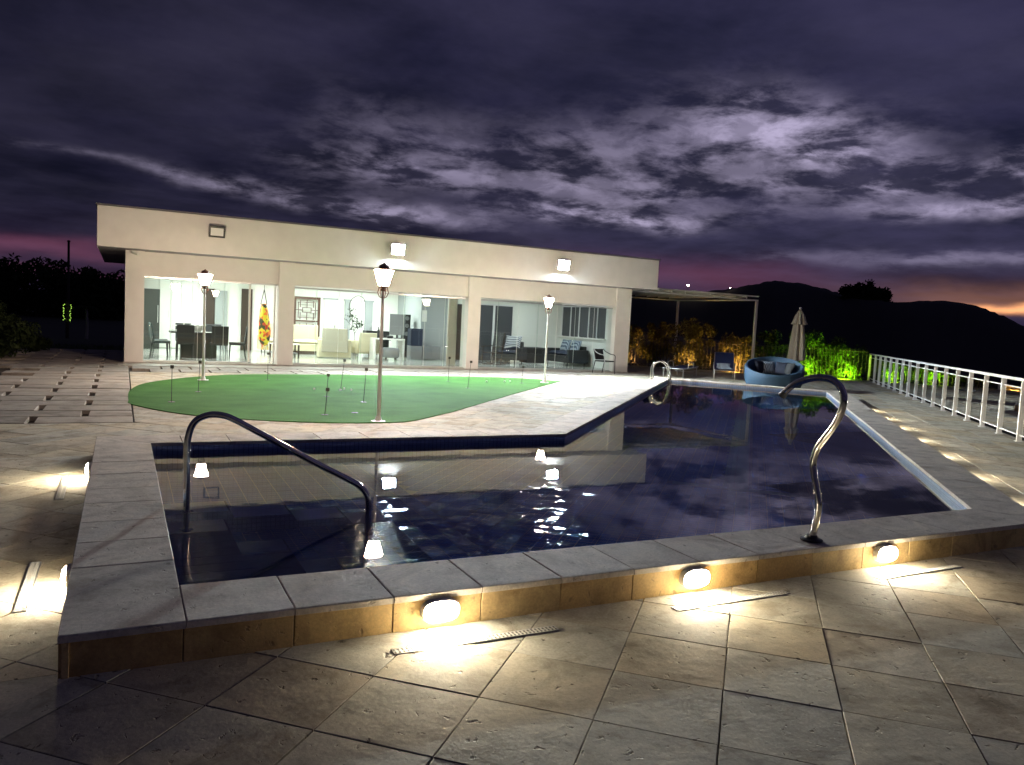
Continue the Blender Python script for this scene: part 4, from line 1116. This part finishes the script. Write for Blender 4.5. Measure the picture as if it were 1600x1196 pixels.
def lounger(c, rz, label, up):
    t = thing('sun_lounger', label, 'lounger', c, rz, group='sun loungers behind the pool')
    for s in (-1, 1):
        B().tube([(s*.34, -.95, .30), (s*.34, .35, .30), (s*.34, .95, .30)], .018, 8).build('side_rail', 'alu', t, smooth=True)
        for y in (-.85, .8): B().tube([(s*.34, y, .30), (s*.35, y, .0)], .017, 8).build('leg', 'alu', t)
        B().tube(smooth_path([(s*.36, -.35, .30), (s*.37, -.33, .48), (s*.37, -.05, .52), (s*.37, .25, .50), (s*.36, .30, .30)], 4), .015, 6).build('armrest', 'alu', t, smooth=True)
    B().box(-.325, .325, -.93, .30, .29, .305).build('sling', 'sling_blue', t)
    th = R(52 if up else 3); L = .72; y1, z1 = .32+L*math.cos(th), .305+L*math.sin(th)
    b = B(); b.hexa([(-.325, .31, .30), (.325, .31, .30), (.325, y1, z1), (-.325, y1, z1), (-.325, .295, .312), (.325, .295, .312), (.325, y1-.015, z1+.012), (-.325, y1-.015, z1+.012)]); b.build('back_sling', 'sling_blue', t)
    for s in (-1, 1): B().tube([(s*.335, .31, .305), (s*.335, y1, z1)], .016, 8).build('back_rail', 'alu', t)
    B().tube([(-.335, y1, z1), (.335, y1, z1)], .016, 8).build('head_rail', 'alu', t)
    B().tube([(-.34, -.95, .30), (.34, -.95, .30)], .016, 8).build('foot_rail', 'alu', t)
    B().tube([(-.34, .5, .16), (.34, .5, .16)], .012, 8).build('cross_bar', 'alu', t)
lounger((19.3, 21.6, 0), R(-40), 'blue sun lounger with raised back and a towel on it', True)
lounger((17.6, 21.9, 0), R(-55), 'flat blue sun lounger left of the raised one', False)
tag(B().pillow((19.05, 21.25, .345), .26, .17, .05, Matrix.Rotation(R(-30), 3, 'Z')).build('towel', 'towel', smooth=True), 'rumpled pale towel on the raised sun lounger', 'towel')
tag(B().pillow((19.28, 21.62, .43), .24, .12, .05, Matrix.Rotation(R(-40), 3, 'Z') @ Matrix.Rotation(R(40), 3, 'X')).build('towel', 'towel', smooth=True), 'pale folded towel against the back of the raised lounger', 'towel')
def build_parasol():
    t = thing('parasol', 'closed beige parasol with a tiered top standing behind the daybed', 'parasol', (22.6, 21.4, 0))
    B().lathe([(.28, 0), (.28, .05), (.06, .08), (.045, .25)], 20).build('base', 'grey_box', t, smooth=True)
    B().tube([(0, 0, .1), (0, 0, 2.66)], .022, 10).build('pole', 'pole_white', t)
    def skirt(prof, nm, seed):
        n = 64; b = B(); vs = []; r3 = random.Random(seed); ph = r3.uniform(0, 6)
        for i, (r, z) in enumerate(prof):
            for k in range(n):
                a = 2*math.pi*k/n; q = r*(1+.22*math.cos(8*a+ph+.15*i)+.08*math.cos(5*a+ph*2)); vs.append((q*math.cos(a), q*math.sin(a), z+.02*math.cos(8*a+ph)*(i == 0)))
        b._add(vs, [(i*n+k, i*n+(k+1) % n, (i+1)*n+(k+1) % n, (i+1)*n+k) for i in range(len(prof)-1) for k in range(n)]); b.build(nm, 'parasol_cloth', t, smooth=True)
    skirt([(.27, .72), (.255, .9), (.235, 1.3), (.20, 1.7), (.17, 2.0), (.12, 2.2)], 'canopy', 1)
    skirt([(.245, 2.05), (.22, 2.12), (.14, 2.40), (.05, 2.58), (.03, 2.62)], 'canopy_top', 2)
    B().lathe([(.03, 2.62), (.06, 2.64), (.05, 2.68), (.01, 2.70)], 12).build('finial', 'pole_white', t, smooth=True)
build_parasol()

# ------------------------------------------------------------------ rooms
FZ = .0615
for k, (x, y, mt, lb) in enumerate(((1.2, 25.2, 'room_glow', 'ceiling light over the left end of the dining table'), (2.9, 25.0, 'room_glow', 'ceiling light over the right end of the dining table'), (2.2, 28.2, 'room_glow', 'ceiling light before the white cupboards'), (5.6, 25.4, 'room_glow', 'ceiling light over the coffee table'),
        (6.4, 28.4, 'room_glow', 'ceiling light before the fretwork screen'), (8.6, 28.6, 'room_glow', 'ceiling light over the piano corner'), (8.4, 25.0, 'room_glow_dim', 'ceiling light over the white desk'), (11.4, 25.3, 'room_glow_dim', 'ceiling light over the rocking chair'), (14.0, 25.4, 'room_glow_dim', 'ceiling light over the wicker sofa'))):
    t = thing('ceiling_light', lb, 'ceiling light', (x, y, 2.72), group='ceiling lights of the rooms')
    B().box(-.33, .33, -.33, .33, .005, .0305).build('frame', 'white_metal', t)
    b = B(); b._add([(-.3, -.3, .004), (-.3, .3, .004), (.3, .3, .004), (.3, -.3, .004)], [(0, 1, 2, 3)]); b.build('diffuser', mt, t)

def dining_chair(c, rz, label, mat='chair_dark'):
    t = thing('dining_chair', label, 'chair', c, rz, group='dark dining chairs')
    B().box(-.23, .23, -.23, .23, .42, .50).build('seat', mat, t, bevel=.02)
    b = B(); b.hexa([(-.23, .19, .44), (.23, .19, .44), (.23, .25, .44), (-.23, .25, .44), (-.235, .26, .99), (.235, .26, .99), (.235, .31, .99), (-.235, .31, .99)]); b.build('backrest', mat, t, bevel=.015)
    for x in (-.2, .2):
        for y, dy in ((-.2, -.02), (.2, .05)): B().tube([(x, y, .42), (x*1.06, y+dy, .0)], [.018, .012], 6).build('leg', 'black_metal', t)
def build_dining():
    t = thing('dining_table', 'dark dining table on a solid block base', 'table', (2.05, 25.3, FZ))
    B().box(-.80, .80, -.48, .48, .72, .765).build('table_top', 'table_dark', t, bevel=.008)
    B().box(-.50, .50, -.25, .25, .0, .719).build('base', 'table_dark', t)
    for x, y, lb in ((1.65, 25.0, 'white place mat at the left of the dining table'), (2.45, 25.0, 'white place mat at the right of the dining table')):
        tag(B().box(x-.22, x+.22, y-.14, y+.14, FZ+.766, FZ+.772).build('place_mat', 'porcelain'), lb, 'place mat')
    dining_chair((1.62, 24.45, FZ), R(180), 'dark dining chair with its back to the glass, left of two')
    dining_chair((2.55, 24.45, FZ), R(180), 'dark dining chair with its back to the glass, right of two')
    dining_chair((1.0, 24.75, FZ), R(95), 'teal dining chair at the left end of the dining table', 'chair_teal')
    dining_chair((.98, 25.45, FZ), R(88), 'teal dining chair at the far left corner of the dining table', 'chair_teal')
    dining_chair((3.12, 24.95, FZ), R(-95), 'dark dining chair at the right end of the dining table')
    dining_chair((1.7, 26.1, FZ), R(0), 'dark dining chair behind the dining table, left of two')
    dining_chair((2.6, 26.1, FZ), R(4), 'dark dining chair behind the dining table, right of two')
    t = thing('serving_tray', 'white tiered serving stand on the dining table', 'tray', (1.5, 25.45, FZ+.766))
    for z in (.02, .16, .30): B().box(-.16, .16, -.1, .1, z, z+.02).build('shelf', 'porcelain', t)
    for x in (-.15, .15): B().box(x-.01, x+.01, -.01, .01, .0, .36).build('post', 'alu', t)
    t = thing('fruit_bowl', 'wide white bowl on the dining table', 'bowl', (2.05, 25.5, FZ+.766))
    B().lathe([(.08, 0), (.09, .02), (.17, .10), (.24, .20), (.23, .20), (.15, .10), (.01, .03)], 20).build('bowl', 'porcelain', t, smooth=True)
    B().ball((0, 0, .20), .13, 12, .6).build('cover', 'porcelain', t, smooth=True)
    t = thing('refrigerator', 'tall dark refrigerator at the left of the dining room', 'refrigerator', (.72, 29.9, FZ))
    B().box(-.42, .42, -.35, .35, 0, 2.05).build('body', 'fridge', t, bevel=.01)
    B().box(-.41, .41, -.372, -.351, .03, .75).build('door', 'fridge', t); B().box(-.41, .41, -.372, -.351, .77, 2.03).build('door', 'fridge', t)
    B().tube([(.36, -.40, .9), (.36, -.40, 1.5)], .012, 6).build('handle', 'alu', t)
build_dining()
def build_hammock():
    t = thing('hammock_chair', 'orange and yellow hanging hammock chair inside the glass door', 'hammock', (3.82, 24.6, 2.7))
    B().tube([(0, 0, .05), (0, 0, -.55)], .008, 6).build('rope', 'black_metal', t)
    for s in (-1, 1): B().tube([(0, 0, -.5), (s*.09, .02, -.95)], .012, 6).build('strap', 'black_metal', t)
    b = B(); n = 20; vs = []; prof = [(.07, -.93), (.13, -1.15), (.17, -1.45), (.19, -1.75), (.17, -2.0), (.10, -2.15), (.01, -2.2)]
    for i, (r, z) in enumerate(prof):
        for k in range(n):
            a = 2*math.pi*k/n; q = r*(1+.12*math.sin(5*a+i)); vs.append((q*math.cos(a)*.9+.05*(i/6), q*math.sin(a)*1.4, z))
    b._add(vs, [(i*n+k, i*n+(k+1) % n, (i+1)*n+(k+1) % n, (i+1)*n+k) for i in range(len(prof)-1) for k in range(n)]); b.build('cloth', 'hammock_cloth', t, smooth=True)
    f = B(); 
    for k in range(12): a = k*.52; f.tube([(.05+.08*math.cos(a), .1*math.sin(a), -2.1), (.06+.1*math.cos(a), .12*math.sin(a), -2.32)], .006, 4)
    f.build('fringe', 'hammock_cloth', t)
build_hammock()

def armchair(c, rz, label, w, h, mat, legs=True, skirt=False):
    t = thing('armchair', label, 'armchair', c, rz, group='pale armchairs of the living room')
    z0 = .02 if skirt else .16
    B().box(-w/2, w/2, -.40, .30, z0, .40).build('seat_base', mat, t, bevel=.03)
    B().pillow((0, -.06, .44), w/2-.10, .32, .08).build('seat_cushion', mat, t, smooth=True)
    b = B(); b.hexa([(-w/2+.04, .22, .2), (w/2-.04, .22, .2), (w/2-.04, .40, .2), (-w/2+.04, .40, .2), (-w/2+.08, .34, h), (w/2-.08, .34, h), (w/2-.08, .48, h), (-w/2+.08, .48, h)]); b.build('backrest', 'grey_fabric' if skirt else mat, t, bevel=.03)
    for s in (-1, 1): B().box(s*w/2-.07, s*w/2+.07, -.42, .30, z0, .62).build('armrest', mat, t, bevel=.03)
    if legs:
        for x in (-w/2+.06, w/2-.06):
            for y in (-.36, .3): B().tube([(x, y, .16), (x, y, 0)], [.02, .014], 6).build('leg', 'dark_wood', t)
    return t
armchair((6.55, 26.9, FZ), R(170), 'wide pale green armchair seen from behind, left of two', .98, 1.02, 'cream_fabric', False, True)
armchair((7.72, 27.3, FZ), R(190), 'cream armchair on thin legs seen from behind, right of two', .86, .90, 'cream_fabric')
def sofa(c, rz, w, label, mat, cush, cmat, name='sofa', h=.95, legs='dark_wood', wick=False):
    t = thing(name, label, 'sofa', c, rz)
    B().box(-w/2, w/2, -.42, .40, .12, .38).build('base', mat, t, bevel=.02)
    B().box(-w/2, w/2, .30, .46, .381, h).build('backrest', mat, t, bevel=.03)
    for s in (-1, 1): B().box(s*(w/2+.08)-.079, s*(w/2+.08)+.079, -.42, .46, .12, .62).build('armrest', mat, t, bevel=.03)
    for k in range(cush):
        x = -w/2+w*(k+.5)/cush
        B().pillow((x, -.06, .45), w/cush/2-.01, .34, .09).build('seat_cushion', cmat if wick else mat, t, smooth=True)
    for x in (-w/2, w/2):
        for y in (-.36, .38): B().tube([(x, y, .12), (x, y, 0)], .02, 6).build('leg', legs, t)
    return t
sofa((5.5, 28.9, FZ), 0, 2.0, 'long cream sofa against the back under the fretwork screen', 'cream_fabric', 2, 'cream_fabric', h=1.05)
def build_living():
    t = thing('coffee_table', 'low glass topped coffee table with dark legs at the second column', 'table', (4.75, 26.2, FZ))
    B().box(-.45, .45, -.35, .35, .44, .46).build('table_top', 'porcelain', t); B().box(-.40, .40, -.30, .30, .15, .17).build('shelf', 'grey_box', t)
    for x in (-.4, .4):
        for y in (-.3, .3): B().box(x-.025, x+.025, y-.025, y+.025, 0, .44).build('leg', 'dark_wood', t)
    t = thing('side_table', 'small pale side table between the two armchairs', 'table', (7.2, 27.6, FZ))
    B().box(-.25, .25, -.25, .25, .50, .53).build('table_top', 'porcelain', t); B().box(-.22, .22, -.22, .22, .2, .22).build('shelf', 'lattice_wood', t)
    for x in (-.22, .22):
        for y in (-.22, .22): B().box(x-.02, x+.02, y-.02, y+.02, 0, .5).build('leg', 'porcelain', t)
    # bonsai-like plant with an arched bare branch
    t = thing('potted_plant', 'leafy indoor plant with one arched bare branch', 'plant', (7.75, 28.8, FZ))
    B().lathe([(.13, 0), (.17, .05), (.2, .40), (.21, .42), (.18, .42), (.17, .36)], 18).build('pot', 'terracotta', t, smooth=True)
    tr = B().tube(smooth_path([(0, 0, .3), (.03, 0, .7), (-.05, .02, 1.05), (-.10, 0, 1.4), (-.22, 0, 1.75), (-.15, 0, 2.05), (.08, 0, 2.22), (.30, 0, 2.16), (.36, 0, 2.02)], 5), .012, 6)
    tr.tube([(.0, 0, .8), (.2, .05, 1.1), (.26, 0, 1.3)], .008, 5); tr.tube([(-.05, 0, 1.05), (-.3, .02, 1.3), (-.42, 0, 1.36)], .008, 5); tr.build('trunk', 'bark', t, smooth=True)
    r3 = random.Random(2); leaf_cloud(r3, 130, .05, [(-.05, 0, 1.35, .2), (.12, 0, 1.25, .2), (-.22, 0, 1.45, .18), (-.1, 0, 1.7, .16), (.22, 0, 1.12, .15), (0, 0, 1.0, .15)], long=1.3).build('foliage', 'leaf_indoor', t)
    t = thing('piano', 'black upright keyboard with white sheet music beside the lamp post', 'piano', (8.55, 28.6, FZ))
    B().box(-.45, .45, -.15, .30, .10, .95).build('case', 'black_metal', t); B().box(-.45, .45, -.35, -.151, .62, .70).build('key_bed', 'black_metal', t)
    B().box(-.42, .42, -.34, -.16, .701, .712).build('keys', 'porcelain', t); b = B(); b.hexa([(-.15, .0, .951), (.15, .0, .951), (.15, .02, .951), (-.15, .02, .951), (-.15, .12, 1.25), (.15, .12, 1.25), (.15, .14, 1.25), (-.15, .14, 1.25)]); b.build('sheet_music', 'porcelain', t)
    t = thing('desk', 'white desk with panel legs behind the middle lamp post', 'desk', (8.35, 26.6, FZ))
    B().box(-.55, .55, -.3, .3, .70, .75).build('desk_top', 'porcelain', t); B().box(-.55, -.49, -.28, .28, 0, .699).build('panel_leg', 'porcelain', t); B().box(.47, .55, -.28, .28, 0, .699).build('panel_leg', 'porcelain', t)
    t = thing('ottoman', 'dark grey tufted ottoman under the white desk', 'ottoman', (8.4, 26.3, FZ))
    B().lathe([(.26, .09), (.30, .14), (.31, .36), (.27, .43), (.02, .44)], 20).build('body', 'grey_box', t, smooth=True)
    for k in range(4): a = k*1.57+.6; B().tube([(.22*math.cos(a), .22*math.sin(a), .09), (.24*math.cos(a), .24*math.sin(a), 0)], .02, 6).build('leg', 'dark_wood', t)
    t = thing('monitor', 'grey flat monitor standing on the desk', 'monitor', (8.75, 26.75, FZ+.751))
    B().box(-.28, .28, -.02, .02, .12, .86).build('screen', 'grey_box', t); B().box(-.14, .14, -.1, .1, 0, .02).box(-.03, .03, -.01, .03, .02, .12).build('stand', 'black_metal', t)
    for x, h, lb in ((8.02, .40, 'dark bottle on the left of the white desk'), (8.16, .30, 'short dark bottle on the white desk')):
        tag(B().lathe([(.05, 0), (.05, h*.6), (.02, h*.75), (.018, h)], 12, (x, 26.6, FZ+.751)).build('bottle', 'black_metal', smooth=True), lb, 'bottle')
    tag(B().lathe([(.09, 0), (.12, .05), (.10, .10), (.02, .11)], 14, (8.4, 26.45, FZ+.751)).build('bowl', 'black_metal', smooth=True), 'small black bowl on the white desk', 'bowl')
    t = thing('loudspeaker', 'slim dark tower loudspeaker right of the monitor', 'loudspeaker', (9.55, 28.2, FZ))
    B().box(-.13, .13, -.15, .15, 0, 1.62).build('cabinet', 'black_metal', t)
    for z in (.9, 1.2, 1.48): B().lathe([(.08, -.002), (.08, .002), (.05, .006)], 14).build('driver', 'grey_box', t).matrix_local = Matrix.Translation((0, -.152, z)) @ Matrix.Rotation(R(90), 4, 'X')
    t = thing('cabinet', 'dark blue cabinet beside the grey inner wall', 'cabinet', (9.9, 27.9, FZ)) if False else thing('cabinet', 'dark blue box cabinet before the grey inner wall', 'cabinet', (9.55, 27.1, FZ))
    B().box(-.22, .22, -.2, .2, .5, 1.12).build('body', 'sofa_blue', t); B().box(-.22, .22, -.2, .2, 0, .498).build('base', 'grey_box', t); B().box(-.20, .20, -.215, -.201, .53, 1.09).build('door', 'sofa_blue', t)
    t = thing('sideboard', 'low grey sideboard at the foot of the grey inner wall', 'sideboard', (10.15, 27.15, FZ))
    B().box(-.35, .35, -.2, .2, .03, .50).build('body', 'grey_box', t); B().box(-.33, -.01, -.212, -.201, .06, .47).build('door', 'grey_box', t); B().box(.01, .33, -.212, -.201, .06, .47).build('door', 'grey_box', t)
    t = thing('wall_panel', 'small white switch panel on the grey inner wall', 'panel', (10.02, 27.49, 1.45))
    B().box(-.09, .09, -.012, .008, 0, .42).build('plate', 'white_paint', t); B().box(-.04, .04, -.018, -.0121, .16, .28).build('switch', 'white_metal', t)
    t = thing('curtain', 'pale gathered curtain hanging beside the third column', 'curtain', (9.62, 23.75, FZ)); 
    b = B(); n = 40; vs = []
    for z in (.02, .8, 1.6, 2.25):
        for k in range(n): vs.append((-.16+.32*k/(n-1), .03*math.sin(k*1.4+z), z))
    b._add(vs, [(i*n+k, i*n+k+1, (i+1)*n+k+1, (i+1)*n+k) for i in range(3) for k in range(n-1)]); b.build('cloth', 'white_paint', t, smooth=True)
    B().tube([(-.25, 0, 2.27), (.25, 0, 2.27)], .012, 8).build('rod', 'alu', t)
build_living()
def build_porch():
    t = sofa((15.25, 25.9, FZ), R(-90), 1.5, 'black wicker sofa with patterned cushions under the window', 'wicker_black', 2, 'sofa_blue', 'wicker_sofa', .75, 'black_metal', True)
    for y, lb in ((25.5, 'patterned blue and white cushion on the wicker sofa, nearer of two'), (26.25, 'patterned blue and white cushion on the wicker sofa, farther of two')):
        tag(B().pillow((15.42, y, FZ+.74), .25, .34, .08, Matrix.Rotation(R(-72), 3, 'Y')).build('cushion', 'pattern_cloth', smooth=True), lb, 'cushion')
    t = thing('wicker_armchair', 'dark wicker armchair with a striped cushion before the sliding door', 'armchair', (12.95, 26.1, FZ), R(-50))
    B().box(-.38, .38, -.38, .36, .14, .36).build('seat_base', 'wicker_black', t, bevel=.02); B().box(-.38, .38, .28, .42, .361, .82).build('backrest', 'wicker_black', t, bevel=.03)
    for s in (-1, 1): B().box(s*.45-.065, s*.45+.065, -.38, .42, .14, .60).build('armrest', 'wicker_black', t, bevel=.02)
    B().pillow((0, -.05, .43), .36, .34, .08).build('seat_cushion', 'sofa_blue', t, smooth=True)
    for x in (-.34, .34):
        for y in (-.33, .36): B().tube([(x, y, .14), (x, y, 0)], .02, 6).build('leg', 'black_metal', t)
    tag(B().pillow((13.13, 26.25, FZ+.78), .33, .27, .09, Matrix.Rotation(R(-50), 3, 'Z') @ Matrix.Rotation(R(68), 3, 'X')).build('cushion', 'stripe_cloth', smooth=True), 'navy and white striped cushion on the wicker armchair', 'cushion')
    t = thing('wicker_table', 'square black wicker table in the middle of the right room', 'table', (14.0, 26.3, FZ))
    B().box(-.45, .45, -.38, .38, .55, .62).build('table_top', 'wicker_black', t, bevel=.01); B().box(-.38, .38, -.32, .32, .04, .549).build('base', 'wicker_black', t)
    # rocking chair
    t = thing('rocking_chair', 'dark rocking chair with curved runners at the left of the right room', 'rocking chair', (11.75, 25.1, FZ), R(-70))
    for s in (-.25, .25):
        B().tube(smooth_path([(s, -.55, .13), (s, -.25, .035), (s, .05, .015), (s, .35, .05), (s, .6, .16)], 5), .018, 6).build('runner', 'dark_wood', t, smooth=True)
        B().tube([(s, -.22, .04), (s, -.22, .62)], .016, 6).build('leg', 'dark_wood', t); B().tube([(s, .2, .03), (s, .34, 1.15)], .018, 6).build('back_post', 'dark_wood', t)
        B().tube([(s*1.1, -.28, .63), (s*1.1, .28, .66)], .02, 6).build('armrest', 'dark_wood', t)
    B().box(-.25, .25, -.24, .22, .40, .44).build('seat', 'dark_wood', t); b = B(); b.hexa([(-.24, .21, .5), (.24, .21, .5), (.24, .235, .5), (-.24, .235, .5), (-.24, .31, 1.12), (.24, .31, 1.12), (.24, .335, 1.12), (-.24, .335, 1.12)]); b.build('backrest', 'wicker_black', t)
    # chair outside the glass
    t = thing('terrace_chair', 'black wicker chair with curved arms standing outside by the right column', 'chair', (14.75, 22.45, .013), R(15))
    B().box(-.24, .24, -.24, .22, .40, .44).build('seat', 'wicker_black', t, bevel=.01)
    b = B(); b.hexa([(-.22, .20, .46), (.22, .20, .46), (.22, .225, .46), (-.22, .225, .46), (-.23, .30, .82), (.23, .30, .82), (.23, .325, .82), (-.23, .325, .82)]); b.build('backrest', 'wicker_black', t, bevel=.008)
    for s in (-1, 1):
        B().tube(smooth_path([(s*.26, -.27, 0), (s*.26, -.25, .42), (s*.28, -.22, .62), (s*.28, -.02, .66), (s*.26, .2, .74), (s*.22, .29, .83)], 4), .014, 8).build('arm_tube', 'alu' if s < 0 else 'black_metal', t, smooth=True)
        B().tube([(s*.25, .3, 0), (s*.24, .2, .42)], .014, 8).build('rear_leg', 'black_metal', t)
build_porch()

# ------------------------------------------------------------------ far left and far right lights
def utility_pole():
    t = thing('utility_pole', 'thin dark utility pole in the garden left of the house', 'pole', (-3.25, 60, -.2))
    B().tube([(0, 0, 0), (0, 0, 5.6)], [.09, .07], 8).build('post', 'bark', t); B().lathe([(.10, 5.6), (.10, 5.68), (.03, 5.72)], 8).build('cap', 'bark', t)
utility_pole()
def palm():
    t = thing('palm_tree', 'small palm with a pale trunk in the dark left garden', 'tree', (-1.45, 40, -.2))
    B().tube([(0, 0, 0), (.03, 0, .7), (0, 0, 1.5)], [.07, .055, .045], 8).build('trunk', 'trunk_pale', t, smooth=True)
    b = B(); r3 = random.Random(4)
    for k in range(11):
        a = k*.571; L = r3.uniform(.6, .9)
        for s in range(12):
            q = s/12; x, z = L*q, 1.5+.45*q-.9*q*q
            for sd in (-1, 1):
                w = .18*(1-q*.7); p = Vector((x*math.cos(a), x*math.sin(a), z)); n = Vector((-math.sin(a), math.cos(a), 0))
                b._add([tuple(p), tuple(p+n*sd*w+Vector((math.cos(a)*.08, math.sin(a)*.08, -.08))), tuple(p+Vector((math.cos(a)*.06, math.sin(a)*.06, 0)))], [(0, 1, 2)])
    b.build('crown', 'leaf_dark', t)
palm()
def light_tree():
    t = thing('lit_post', 'dark post wrapped with tiny lime green lights in the left garden', 'light post', (-2.2, 40, -.2))
    B().tube([(0, 0, 0), (0, 0, 1.75)], .07, 8).build('post', 'bark', t); r3 = random.Random(8)
    for k in range(22):
        s = -1 if k % 2 else 1; B().ball((s*.13+r3.uniform(-.03, .03), -.09, .85+.035*k+r3.uniform(-.02, .02)), .02, 6).build('bulb', 'bulb_lime', t)
light_tree()
for a, r, z, lb in ((38.9, 380, 19.5, 'bright far street light on the ridge above the pergola'), (41.8, 385, 19.3, 'faint far street light right of the bright one on the ridge')):
    t = thing('street_light', lb, 'street light', (r*math.sin(R(a)), r*math.cos(R(a)), z-2))
    B().tube([(0, 0, 0), (0, 0, 5.5)], .12, 6).build('pole', 'bark', t); B().ball((0, 0, 5.6), .42 if a < 40 else .22, 8).build('lamp', 'far_bulb', t)
